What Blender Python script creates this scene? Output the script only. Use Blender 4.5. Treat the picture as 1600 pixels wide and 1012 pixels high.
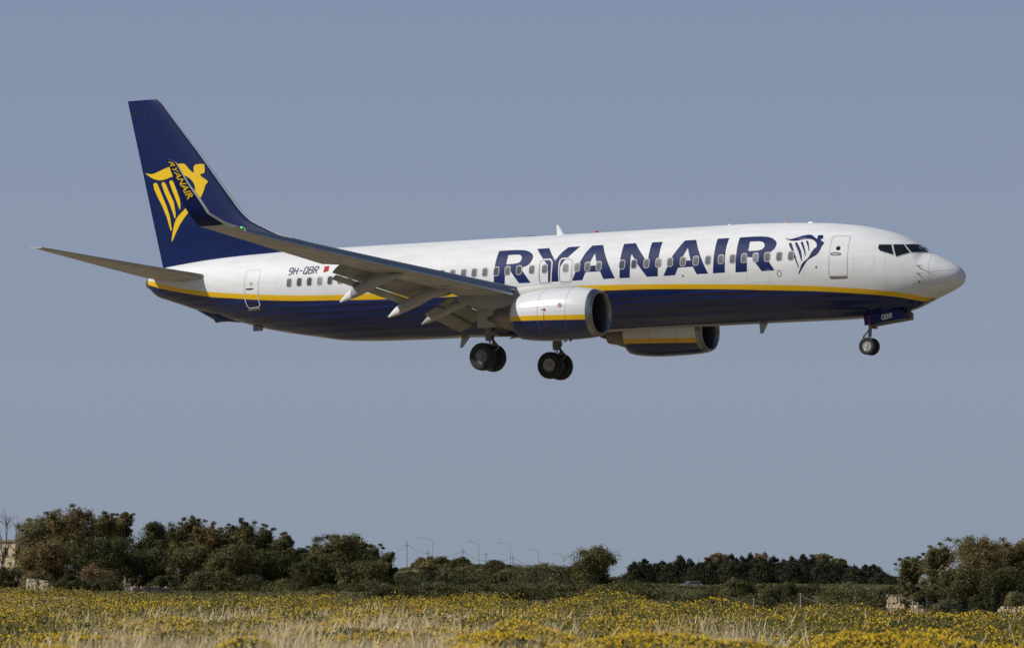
import bpy, bmesh, math, random, json
import numpy as np
from mathutils import Vector, Matrix
from mathutils.geometry import tessellate_polygon
for o in list(bpy.data.objects): bpy.data.objects.remove(o)
sc = bpy.context.scene
COL = sc.collection
# ------------------------------------------------------------------ camera
CAM_H = 1.7
cam_d = bpy.data.cameras.new('camera'); cam = bpy.data.objects.new('camera', cam_d); COL.objects.link(cam)
cam.location = (0, 0, CAM_H)
cam.rotation_euler = (math.radians(90 + 3.6113), 0, 0)
cam_d.sensor_width = 36; cam_d.lens = 140.463
cam_d.clip_start = 1; cam_d.clip_end = 20000
cam_d.dof.use_dof = True; cam_d.dof.focus_distance = 160; cam_d.dof.aperture_fstop = 4.5
sc.camera = cam
# ------------------------------------------------------------------ sky and sun
SUN = Vector((-0.75336, -0.15757, 0.63873)).normalized()
w = bpy.data.worlds.new("World"); sc.world = w; w.use_nodes = True
nt = w.node_tree
bg = nt.nodes['Background']
sky = nt.nodes.new('ShaderNodeTexSky'); sky.sky_type = 'NISHITA'; sky.sun_disc = False
sky.sun_elevation = math.asin(SUN.z); sky.sun_rotation = math.atan2(SUN.x, SUN.y)
sky.altitude = 0; sky.air_density = 1.0; sky.dust_density = 1.0; sky.ozone_density = 3.0
SKY_K = 0.07
# a dry haze layer over the island: pale blue-grey low down, clear sky above it
wtc = nt.nodes.new('ShaderNodeTexCoord'); wsp = nt.nodes.new('ShaderNodeSeparateXYZ'); nt.links.new(wtc.outputs['Generated'], wsp.inputs[0])
wrp = nt.nodes.new('ShaderNodeValToRGB'); nt.links.new(wsp.outputs['Z'], wrp.inputs[0])
def lin(c): return tuple(((v / 255 + .055) / 1.055) ** 2.4 for v in c)
stops = [(0.0, (140, 152, 168)), (0.05, (142, 153, 171)), (0.10, (137, 150, 173)), (0.145, (131, 145, 172)), (0.35, (108, 130, 168))]
el = wrp.color_ramp.elements
el[0].position = stops[0][0]; el[0].color = (*lin(stops[0][1]), 1); el[1].position = stops[-1][0]; el[1].color = (*lin(stops[-1][1]), 1)
for p_, c_ in stops[1:-1]: e_ = el.new(p_); e_.color = (*lin(c_), 1)
wmu = nt.nodes.new('ShaderNodeVectorMath'); wmu.operation = 'SCALE'; wmu.inputs['Scale'].default_value = 1 / SKY_K; nt.links.new(wrp.outputs[0], wmu.inputs[0])
wmr = nt.nodes.new('ShaderNodeMapRange'); wmr.inputs['From Min'].default_value = 0.2; wmr.inputs['From Max'].default_value = 0.5; nt.links.new(wsp.outputs['Z'], wmr.inputs[0])
wmx = nt.nodes.new('ShaderNodeMix'); wmx.data_type = 'RGBA'; nt.links.new(wmr.outputs[0], wmx.inputs[0]); nt.links.new(wmu.outputs[0], wmx.inputs[6]); nt.links.new(sky.outputs[0], wmx.inputs[7])
nt.links.new(wmx.outputs[2], bg.inputs[0])
bg.inputs[1].default_value = SKY_K
sun_d = bpy.data.lights.new('sun', 'SUN'); sun = bpy.data.objects.new('sun', sun_d); COL.objects.link(sun)
sun_d.energy = 3.6; sun_d.angle = math.radians(0.53); sun_d.color = (1.0, 0.965, 0.905)
sun.rotation_euler = SUN.to_track_quat('Z', 'Y').to_euler()
sun.location = (0, 0, 300)
sc.view_settings.view_transform = 'Standard'; sc.view_settings.look = 'None'
sc.view_settings.exposure = 0; sc.view_settings.gamma = 1
# ------------------------------------------------------------------ helpers
def nmat(name):
    m = bpy.data.materials.new(name); m.use_nodes = True
    return m, m.node_tree, m.node_tree.nodes['Principled BSDF']
def mat(name, col, rough=0.5, metal=0.0, spec=0.5, noise=0.0, nscale=3.0, coat=0.0, stretch=(1, 1, 1), bump=0.0, detail=4):
    m, t, b = nmat(name)
    b.inputs['Base Color'].default_value = (*col, 1)
    b.inputs['Roughness'].default_value = rough; b.inputs['Metallic'].default_value = metal
    b.inputs['Specular IOR Level'].default_value = spec
    b.inputs['Coat Weight'].default_value = coat; b.inputs['Coat Roughness'].default_value = 0.08
    if noise or bump:
        tc = t.nodes.new('ShaderNodeTexCoord'); mp = t.nodes.new('ShaderNodeMapping'); mp.inputs['Scale'].default_value = stretch
        n = t.nodes.new('ShaderNodeTexNoise'); n.inputs['Scale'].default_value = nscale; n.inputs['Detail'].default_value = detail
        t.links.new(tc.outputs['Object'], mp.inputs[0]); t.links.new(mp.outputs[0], n.inputs[0])
        if noise:
            r = t.nodes.new('ShaderNodeValToRGB')
            r.color_ramp.elements[0].position = 0.3; r.color_ramp.elements[1].position = 0.7
            r.color_ramp.elements[0].color = (*[c * (1 - noise) for c in col], 1)
            r.color_ramp.elements[1].color = (*[min(1, c * (1 + noise)) for c in col], 1)
            t.links.new(n.outputs['Fac'], r.inputs[0]); t.links.new(r.outputs[0], b.inputs['Base Color'])
        if bump:
            bp = t.nodes.new('ShaderNodeBump'); bp.inputs['Strength'].default_value = bump; bp.inputs['Distance'].default_value = 0.02
            t.links.new(n.outputs['Fac'], bp.inputs['Height']); t.links.new(bp.outputs[0], b.inputs['Normal'])
    return m
def mesh_obj(name, verts, faces, mats, parent=None, fmat=None, smooth=True, fix=False):
    me = bpy.data.meshes.new(name)
    me.from_pydata([tuple(map(float, v)) for v in verts], [], faces)
    for m in (mats if isinstance(mats, (list, tuple)) else [mats]): me.materials.append(m)
    if fmat is not None: me.polygons.foreach_set('material_index', np.array(fmat, dtype=np.int32))
    me.polygons.foreach_set('use_smooth', np.full(len(me.polygons), bool(smooth)))
    me.update()
    if fix:
        bm = bmesh.new(); bm.from_mesh(me); bmesh.ops.remove_doubles(bm, verts=bm.verts, dist=1e-5)
        bmesh.ops.recalc_face_normals(bm, faces=bm.faces); bm.to_mesh(me); bm.free()
    o = bpy.data.objects.new(name, me); COL.objects.link(o)
    if parent is not None: o.parent = parent
    return o
def sharp(o, deg=35):
    me = o.data; bm = bmesh.new(); bm.from_mesh(me)
    for e in bm.edges:
        if len(e.link_faces) == 2: e.smooth = e.calc_face_angle(0) < math.radians(deg)
    bm.to_mesh(me); bm.free(); return o
def tag(o, label=None, cat=None, group=None, kind=None):
    if label: o['label'] = label
    if cat: o['category'] = cat
    if group: o['group'] = group
    if kind: o['kind'] = kind
    return o
def empty(name, loc, label=None, cat=None, group=None):
    o = bpy.data.objects.new(name, None); COL.objects.link(o); o.location = loc; o.empty_display_size = 0.5
    return tag(o, label, cat, group)
class MB:
    """collects simple solids into one mesh"""
    def __init__(s): s.v = []; s.f = []; s.m = []
    def add(s, v, f, m=0):
        n = len(s.v); s.v += [tuple(p) for p in v]; s.f += [tuple(i + n for i in q) for q in f]; s.m += [m] * len(f)
    def box(s, c, d, m=0, rot=None):
        P = [Vector(((i & 1) - .5, ((i >> 1) & 1) - .5, ((i >> 2) & 1) - .5)) for i in range(8)]
        P = [Vector((p.x * d[0], p.y * d[1], p.z * d[2])) for p in P]
        if rot is not None: P = [rot @ p for p in P]
        s.add([p + Vector(c) for p in P], [(0, 2, 3, 1), (4, 5, 7, 6), (0, 1, 5, 4), (2, 6, 7, 3), (0, 4, 6, 2), (1, 3, 7, 5)], m)
    def tube(s, a, b, r0, r1=None, n=12, m=0, cap=True):
        a = Vector(a); b = Vector(b); r1 = r0 if r1 is None else r1
        d = (b - a).normalized(); u = d.orthogonal().normalized(); w_ = d.cross(u)
        V = []
        for c, r in ((a, r0), (b, r1)):
            for k in range(n):
                t = 2 * math.pi * k / n; V.append(c + u * (r * math.cos(t)) + w_ * (r * math.sin(t)))
        F = [(k, (k + 1) % n, n + (k + 1) % n, n + k) for k in range(n)]
        if cap: F += [tuple(range(n))[::-1], tuple(range(n, 2 * n))]
        s.add(V, F, m)
    def lathe(s, c, axis, prof, n=32, m=0, u=None):
        """prof: (distance along axis, radius)"""
        ax = Vector(axis).normalized(); u = ax.orthogonal().normalized(); v2 = ax.cross(u); c = Vector(c); V = []; F = []
        for (h, r) in prof:
            for k in range(n):
                t = 2 * math.pi * k / n; V.append(c + ax * h + u * (r * math.cos(t)) + v2 * (r * math.sin(t)))
        for i in range(len(prof) - 1):
            for k in range(n): F.append((i * n + k, i * n + (k + 1) % n, (i + 1) * n + (k + 1) % n, (i + 1) * n + k))
        s.add(V, F, m)
    def build(s, name, mats, parent=None, smooth=True, fix=True, sh=35):
        o = mesh_obj(name, s.v, s.f, mats, parent, s.m, smooth, False)
        if fix:
            bm = bmesh.new(); bm.from_mesh(o.data); bmesh.ops.recalc_face_normals(bm, faces=bm.faces); bm.to_mesh(o.data); bm.free()
        if sh: sharp(o, sh)
        return o
# ------------------------------------------------------------------ aircraft frame
# aircraft coordinates: x forward from the nose tip (metres), y to starboard, z up
MA = Matrix(((0.873206, 0.487351, -0.000435), (-0.487259, 0.873058, 0.018676), (0.009482, -0.016096, 0.999825)))
OA = Vector((17.6035, 154.9985, 13.8495))
BASE = Vector((-17.0, 0.0, -3.7))
plane = empty('airliner', OA + MA @ BASE, 'white, navy and yellow twin-engine airliner flying past with its landing gear down', 'airliner')
plane.rotation_mode = 'QUATERNION'; plane.rotation_quaternion = MA.to_quaternion()
def A(x, y, z): return (x + 17.0, -y, z + 3.7)
def AV(p): return A(*p)
FT = np.array([
(0.00,-0.52,-0.52,-0.52,0.02),(0.03,-0.36,-0.68,-0.52,0.20),(0.12,-0.22,-0.82,-0.52,0.38),(0.27,-0.09,-0.92,-0.51,0.54),(0.49,0.05,-1.03,-0.50,0.70),
(0.79,0.21,-1.16,-0.47,0.87),(1.09,0.35,-1.28,-0.43,1.01),(1.40,0.46,-1.415,-0.40,1.13),(1.52,0.51,-1.47,-0.38,1.17),(1.66,0.67,-1.53,-0.36,1.22),
(1.83,0.82,-1.605,-0.33,1.27),(2.13,1.00,-1.71,-0.28,1.36),(2.51,1.20,-1.80,-0.22,1.45),(2.88,1.33,-1.86,-0.17,1.54),(3.46,1.50,-1.93,-0.09,1.64),
(4.00,1.63,-1.965,-0.03,1.71),(4.55,1.72,-1.985,0.02,1.76),(5.09,1.79,-2.0,0.06,1.80),(5.64,1.85,-2.0,0.09,1.83),(6.5,1.91,-2.0,0.11,1.86),(8.34,1.99,-2.0,.12,1.88),
(9.5,2.01,-2.01,.12,1.88),(24.0,2.01,-2.04,.12,1.88),(26.33,2.01,-2.02,.13,1.88),(27.98,2.01,-1.95,.16,1.86),(29.74,2.0,-1.71,.23,1.79),(31.0,1.98,-1.51,.3,1.69),(31.91,1.95,-1.34,.36,1.59),(32.65,1.93,-1.16,.42,1.48),
(33.97,1.88,-.82,.54,1.25),(35.0,1.82,-.53,.64,1.04),(35.83,1.75,-.30,.73,.87),(36.51,1.68,-.08,.80,.72),(37.24,1.60,.15,.88,.55),(37.75,1.50,.32,.92,.43),(38.0,1.38,.50,.95,.33),(38.15,1.28,.64,.96,.26)])
def pchip(xk,yk):
    h=np.diff(xk);d=np.diff(yk)/h;m=np.zeros_like(yk)
    for i in range(1,len(xk)-1):
        if d[i-1]*d[i]>0:
            w1=2*h[i]+h[i-1];w2=h[i]+2*h[i-1];m[i]=(w1+w2)/(w1/d[i-1]+w2/d[i])
    m[0]=d[0];m[-1]=d[-1]
    def ev(x):
        x=np.clip(np.asarray(x,float),xk[0],xk[-1]);i=np.clip(np.searchsorted(xk,x,side='right')-1,0,len(xk)-2)
        t=(x-xk[i])/h[i]
        return (2*t**3-3*t**2+1)*yk[i]+(t**3-2*t**2+t)*h[i]*m[i]+(-2*t**3+3*t**2)*yk[i+1]+(t**3-t**2)*h[i]*m[i+1]
    return ev
_T, _B, _C, _W = [pchip(FT[:, 0], FT[:, k]) for k in (1, 2, 3, 4)]
def prof(xa): return float(_T(xa)), float(_B(xa)), float(_C(xa)), float(_W(xa))
def half(x, z):
    t, b, c, w_ = prof(-x); d = max((t - c) if z > c else (c - b), 1e-6); u = (z - c) / d
    return w_ * math.sqrt(max(0.0, 1 - u * u))
BK = {
    'letters': [
        {'o': [[-19.948, 1.332], [-19.519, 1.338], [-19.131, 1.331], [-18.764, 1.306], [-18.531, 1.244], [-18.365, 1.158], [-18.265, 1.051], [-18.238, 0.968], [-18.255, 0.848], [-18.322, 0.717], [-18.453, 0.618], [-18.638, 0.574], [-18.68, 0.51], [-18.652, 0.437], [-18.245, -0.083], [-18.79, -0.084], [-19.226, 0.475], [-19.442, 0.501], [-19.444, 0.322], [-19.452, -0.093], [-19.969, -0.1], [-19.959, 0.346], [-19.959, 0.691], [-19.955, 1.042]], 'h': [[-19.44, 1.12], [-19.227, 1.128], [-18.958, 1.122], [-18.841, 1.081], [-18.774, 1.009], [-18.759, 0.9], [-18.809, 0.795], [-18.947, 0.748], [-19.181, 0.733], [-19.432, 0.726], [-19.436, 0.92]]},
        {'o': [[-18.17, 1.33], [-17.613, 1.334], [-17.163, 0.767], [-17.034, 0.988], [-16.888, 1.171], [-16.712, 1.33], [-16.174, 1.335], [-16.593, 0.885], [-16.788, 0.695], [-16.903, 0.49], [-16.937, 0.179], [-16.956, -0.092], [-17.435, -0.091], [-17.436, 0.332], [-17.49, 0.558], [-17.603, 0.722], [-17.762, 0.89]], 'h': None},
        {'o': [[-15.624, 1.339], [-15.123, 1.339], [-14.372, -0.079], [-14.896, -0.089], [-15.045, 0.225], [-15.71, 0.231], [-15.859, -0.088], [-16.324, -0.095], [-16.203, 0.197], [-16.008, 0.644], [-15.822, 1.048]], 'h': [[-15.384, 0.998], [-15.185, 0.478], [-15.582, 0.479]]},
        {'o': [[-14.17, 1.333], [-13.64, 1.337], [-13.054, 0.659], [-12.977, 0.616], [-12.898, 0.664], [-12.898, 1.007], [-12.895, 1.333], [-12.429, 1.33], [-12.425, 0.877], [-12.427, 0.485], [-12.432, -0.089], [-12.927, -0.087], [-13.373, 0.458], [-13.671, 0.861], [-13.701, 0.809], [-13.686, 0.442], [-13.698, -0.089], [-14.16, -0.091], [-14.156, 0.258], [-14.164, 0.674], [-14.161, 0.966]], 'h': None},
        {'o': [[-11.424, 1.333], [-10.918, 1.333], [-10.191, -0.088], [-10.702, -0.085], [-10.866, 0.221], [-11.528, 0.214], [-11.66, -0.079], [-12.181, -0.087], [-11.972, 0.337], [-11.824, 0.692], [-11.662, 0.947]], 'h': [[-11.19, 1.002], [-10.971, 0.479], [-11.416, 0.475]]},
        {'o': [[-9.965, 1.327], [-9.45, 1.335], [-9.466, 0.992], [-9.465, 0.704], [-9.451, 0.343], [-9.45, -0.08], [-9.973, -0.086], [-9.963, 0.241], [-9.957, 0.625], [-9.962, 1.018]], 'h': None},
        {'o': [[-8.987, 1.328], [-8.467, 1.336], [-8.05, 1.327], [-7.764, 1.295], [-7.516, 1.215], [-7.341, 1.093], [-7.276, 0.984], [-7.285, 0.866], [-7.345, 0.752], [-7.492, 0.638], [-7.593, 0.571], [-7.591, 0.405], [-7.53, 0.276], [-7.278, -0.091], [-7.836, -0.098], [-8.135, 0.279], [-8.271, 0.469], [-8.467, 0.494], [-8.477, 0.448], [-8.477, -0.094], [-8.982, -0.095], [-8.97, 0.269], [-8.971, 0.627], [-8.985, 1.019]], 'h': [[-8.476, 1.126], [-8.089, 1.124], [-7.912, 1.083], [-7.807, 0.998], [-7.782, 0.891], [-7.845, 0.79], [-8.028, 0.734], [-8.457, 0.735], [-8.463, 0.913]]},
    ],
    'harp': [
        [[-6.976, 1.184], [-6.883, 1.166], [-6.742, 1.145], [-6.616, 1.163], [-6.489, 1.194], [-6.364, 1.23], [-6.247, 1.264], [-6.143, 1.284], [-6.048, 1.295], [-5.96, 1.294], [-5.884, 1.282], [-5.833, 1.254], [-5.779, 1.214], [-5.678, 1.146], [-5.594, 1.098], [-5.594, 1.135], [-5.613, 1.193], [-5.609, 1.225], [-5.581, 1.246], [-5.5, 1.259], [-5.415, 1.252], [-5.373, 1.2], [-5.356, 1.141], [-5.362, 1.109], [-5.383, 1.088], [-5.419, 1.079], [-5.447, 1.07], [-5.436, 1.047], [-5.4, 1.017], [-5.328, 0.977], [-5.262, 0.937], [-5.25, 0.912], [-5.262, 0.885], [-5.286, 0.843], [-5.318, 0.783], [-5.35, 0.683], [-5.389, 0.579], [-5.434, 0.505], [-5.493, 0.444], [-5.584, 0.389], [-5.685, 0.338], [-5.777, 0.295], [-5.867, 0.233], [-5.961, 0.115], [-6.055, -0.02], [-6.152, -0.164], [-6.231, -0.272], [-6.261, -0.288], [-6.256, -0.247], [-6.217, -0.154], [-6.164, -0.041], [-6.123, 0.059], [-6.066, 0.154], [-5.955, 0.239], [-5.844, 0.32], [-5.79, 0.405], [-5.75, 0.493], [-5.696, 0.593], [-5.642, 0.681], [-5.589, 0.723], [-5.549, 0.754], [-5.535, 0.797], [-5.54, 0.845], [-5.563, 0.897], [-5.605, 0.952], [-5.672, 1.012], [-5.755, 1.065], [-5.85, 1.098], [-5.956, 1.115], [-6.069, 1.113], [-6.19, 1.099], [-6.318, 1.077], [-6.446, 1.058], [-6.56, 1.058], [-6.665, 1.069], [-6.758, 1.09], [-6.842, 1.118], [-6.935, 1.157]],
        [[-6.756, 0.955], [-6.723, 0.988], [-6.655, 0.984], [-6.593, 0.894], [-6.447, 0.602], [-6.357, 0.369], [-6.223, -0.038], [-6.252, -0.037], [-6.393, 0.295], [-6.529, 0.606], [-6.648, 0.767]],
        [[-6.493, 0.955], [-6.46, 0.993], [-6.392, 0.982], [-6.301, 0.854], [-6.169, 0.641], [-6.114, 0.434], [-6.097, 0.206], [-6.129, 0.22], [-6.2, 0.438], [-6.322, 0.674]],
        [[-6.249, 0.956], [-6.23, 1.008], [-6.163, 1.005], [-6.06, 0.816], [-5.977, 0.606], [-5.943, 0.413], [-5.97, 0.414], [-6.044, 0.609], [-6.16, 0.821]],
        [[-6.039, 1.012], [-6.009, 1.045], [-5.95, 1.027], [-5.881, 0.886], [-5.807, 0.611], [-5.839, 0.612], [-5.917, 0.81]],
    ],
    'finharp': [
        [[-38.486, 5.771], [-38.353, 5.745], [-38.153, 5.71], [-37.987, 5.731], [-37.821, 5.773], [-37.654, 5.825], [-37.49, 5.879], [-37.327, 5.923], [-37.176, 5.963], [-37.049, 6.0], [-36.928, 6.031], [-36.797, 6.052], [-36.664, 6.065], [-36.524, 6.071], [-36.4, 6.063], [-36.33, 6.038], [-36.268, 5.986], [-36.174, 5.88], [-36.068, 5.767], [-35.938, 5.673], [-35.837, 5.629], [-35.842, 5.703], [-35.871, 5.81], [-35.864, 5.879], [-35.839, 5.933], [-35.809, 5.969], [-35.741, 5.99], [-35.575, 5.998], [-35.413, 5.99], [-35.362, 5.971], [-35.347, 5.917], [-35.321, 5.778], [-35.312, 5.639], [-35.335, 5.591], [-35.377, 5.574], [-35.448, 5.565], [-35.508, 5.554], [-35.517, 5.518], [-35.491, 5.471], [-35.429, 5.421], [-35.343, 5.366], [-35.235, 5.296], [-35.146, 5.23], [-35.127, 5.186], [-35.145, 5.147], [-35.19, 5.11], [-35.243, 5.057], [-35.272, 4.961], [-35.307, 4.84], [-35.366, 4.699], [-35.452, 4.545], [-35.57, 4.394], [-35.729, 4.23], [-35.96, 4.035], [-36.202, 3.828], [-36.396, 3.629], [-36.565, 3.428], [-36.713, 3.218], [-36.838, 3.017], [-36.945, 2.827], [-37.021, 2.704], [-37.05, 2.721], [-37.042, 2.835], [-37.0, 3.046], [-36.933, 3.293], [-36.862, 3.508], [-36.751, 3.709], [-36.542, 3.888], [-36.319, 4.055], [-36.157, 4.223], [-36.025, 4.384], [-35.913, 4.536], [-35.83, 4.677], [-35.784, 4.807], [-35.766, 4.921], [-35.771, 5.008], [-35.8, 5.089], [-35.851, 5.187], [-35.933, 5.29], [-36.063, 5.4], [-36.214, 5.494], [-36.361, 5.541], [-36.528, 5.559], [-36.757, 5.553], [-36.98, 5.53], [-37.129, 5.498], [-37.254, 5.463], [-37.389, 5.434], [-37.519, 5.415], [-37.633, 5.41], [-37.751, 5.423], [-37.901, 5.459], [-38.051, 5.509], [-38.174, 5.569], [-38.285, 5.634], [-38.421, 5.714]],
        [[-38.042, 5.245], [-38.016, 5.294], [-37.967, 5.316], [-37.85, 5.309], [-37.81, 5.259], [-37.766, 5.174], [-37.58, 4.803], [-37.311, 4.262], [-37.125, 3.781], [-37.025, 3.182], [-37.094, 3.185], [-37.307, 3.791], [-37.543, 4.274], [-37.812, 4.705], [-37.981, 5.02]],
        [[-37.584, 5.246], [-37.551, 5.306], [-37.502, 5.325], [-37.435, 5.316], [-37.335, 5.204], [-37.15, 4.834], [-36.915, 4.433], [-36.812, 3.903], [-36.817, 3.712], [-36.877, 3.715], [-36.944, 3.91], [-37.146, 4.363], [-37.415, 4.849]],
        [[-37.154, 5.305], [-37.121, 5.353], [-37.055, 5.368], [-36.972, 5.35], [-36.905, 5.235], [-36.754, 4.922], [-36.586, 4.526], [-36.545, 4.302], [-36.56, 4.082], [-36.609, 4.091], [-36.75, 4.424], [-36.985, 4.908]],
    ],
    'doors': [
        [[-4.986, -0.31], [-4.978, 0.135], [-4.98, 0.59], [-4.987, 0.928], [-4.982, 1.101], [-4.96, 1.162], [-4.9, 1.192], [-4.391, 1.178], [-4.296, 1.142], [-4.256, 1.073], [-4.245, 0.767], [-4.234, 0.458], [-4.222, 0.104], [-4.226, -0.341], [-4.285, -0.417], [-4.936, -0.405], [-4.976, -0.36]],
        [[-32.331, 0.106], [-32.333, 0.561], [-32.339, 0.883], [-32.314, 1.063], [-32.23, 1.139], [-31.647, 1.127], [-31.576, 1.064], [-31.573, 0.839], [-31.582, 0.484], [-31.602, 0.066], [-31.6, -0.209], [-31.574, -0.381], [-31.675, -0.477], [-32.196, -0.499], [-32.304, -0.409], [-32.342, -0.203]],
        [[-17.889, 0.432], [-17.898, 0.644], [-17.877, 0.776], [-17.788, 0.838], [-17.438, 0.847], [-17.339, 0.797], [-17.285, 0.68], [-17.277, 0.403], [-17.297, -0.061], [-17.354, -0.148], [-17.778, -0.145], [-17.857, -0.074], [-17.876, 0.12]],
        [[-16.949, 0.388], [-16.954, 0.598], [-16.936, 0.756], [-16.852, 0.845], [-16.472, 0.839], [-16.373, 0.781], [-16.327, 0.672], [-16.32, 0.306], [-16.338, -0.079], [-16.406, -0.153], [-16.843, -0.158], [-16.921, -0.091], [-16.942, 0.128]],
    ],
    'sills': [
        [[-4.986, -0.457], [-4.929, -0.423], [-4.222, -0.444], [-4.213, -0.488], [-4.283, -0.529], [-4.927, -0.523]],
        [[-32.333, -0.542], [-31.594, -0.508], [-31.585, -0.583], [-32.33, -0.602]],
    ],
    'handles': [
        [[-4.913, 0.472], [-4.863, 0.493], [-4.696, 0.507], [-4.497, 0.463], [-4.48, 0.422], [-4.515, 0.387], [-4.683, 0.379], [-4.866, 0.392], [-4.908, 0.421]],
        [[-32.261, 0.328], [-31.837, 0.322], [-31.829, 0.28], [-31.997, 0.254], [-32.249, 0.268]],
    ],
    'ports': [
        [-4.629, 0.666],
        [-31.987, 0.513],
    ],
    'wins': [
        -6.581,
        -7.088,
        -7.602,
        -8.109,
        -8.616,
        -9.122,
        -9.63,
        -10.208,
        -10.745,
        -11.317,
        -11.898,
        -12.415,
        -12.953,
        -13.519,
        -14.058,
        -15.118,
        -15.63,
        -16.106,
        -16.636,
        -17.606,
        -18.206,
        -18.799,
        -19.335,
        -19.863,
        -20.396,
        -20.903,
        -21.406,
        -21.928,
        -22.446,
        -22.939,
        -23.432,
        -23.925,
        -24.418,
        -24.911,
        -25.405,
        -25.898,
        -26.391,
        -26.884,
        -27.377,
        -27.87,
        -28.385,
        -28.905,
        -29.42,
        -29.94,
    ],
    'cock': [
        [[-3.057, 0.765], [-2.593, 0.757], [-2.406, 0.328], [-2.525, 0.362], [-2.942, 0.502], [-3.038, 0.596]],
        [[-2.543, 0.762], [-2.193, 0.764], [-1.856, 0.414], [-2.311, 0.248]],
        [[-2.151, 0.76], [-1.812, 0.801], [-1.458, 0.468], [-1.811, 0.42]],
    ],
    'reg': [
        [-30.044, 0.816],
        [-28.557, 0.816],
        [-28.588, 1.07],
        [-30.065, 1.076],
    ],
    'flag': [
        [-28.263, 1.076],
        [-28.033, 1.081],
        [-28.023, 0.856],
        [-28.263, 0.806],
    ],
    'seam': [
        [-1.2, 0.333],
        [-1.136, 0.107],
        [-1.103, -0.188],
        [-1.088, -0.469],
        [-1.1, -0.806],
        [-1.11, -1.001],
        [-1.144, -1.187],
        [-1.208, -1.315],
    ],
    'strips': [
        [[-1.07, -0.365], [-0.243, -0.28]],
        [[-1.078, -0.845], [-0.383, -0.746]],
        [[-1.413, -0.685], [-1.189, -0.854]],
    ],
    'probes': [
        [-1.478, -0.113],
        [-1.459, -0.422],
        [-1.448, -0.624],
    ],
    'oval': [
        -7.085,
        -0.227,
    ],
    'spots': [
        [-5.495, -0.042],
        [-11.314, -0.127],
    ],
}
YT = np.array([(0, -1.36), (1.2, -1.335), (1.77, -1.22), (2.39, -1.115), (3.21, -1.005), (5.45, -.782), (7.5, -.645), (9.78, -.524), (11.54, -.438), (14.28, -.342), (15.58, -.307), (20, -.24), (25.94, -.19), (27.2, -.182), (29.0, -.13), (30.68, -.03), (32.33, .11), (33.15, .176), (34.15, .285), (35.97, .556), (37.58, .91), (38.2, 1.06)])
YB = np.array([(0, -1.52), (1.5, -1.47), (1.72, -1.425), (2.44, -1.29), (3.26, -1.19), (5.6, -.975), (7.66, -.846), (9.8, -.716), (13.65, -.568), (17, -.53), (25.2, -.459), (27.47, -.398), (29.55, -.33), (30.7, -.259), (32.37, -.115), (33.18, -.026), (34.0, .053), (35.6, .297), (37.35, .64), (37.73, .74), (38.2, .86)])
fyt = pchip(YT[:, 0], YT[:, 1]); fyb = pchip(YB[:, 0], YB[:, 1])
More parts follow.
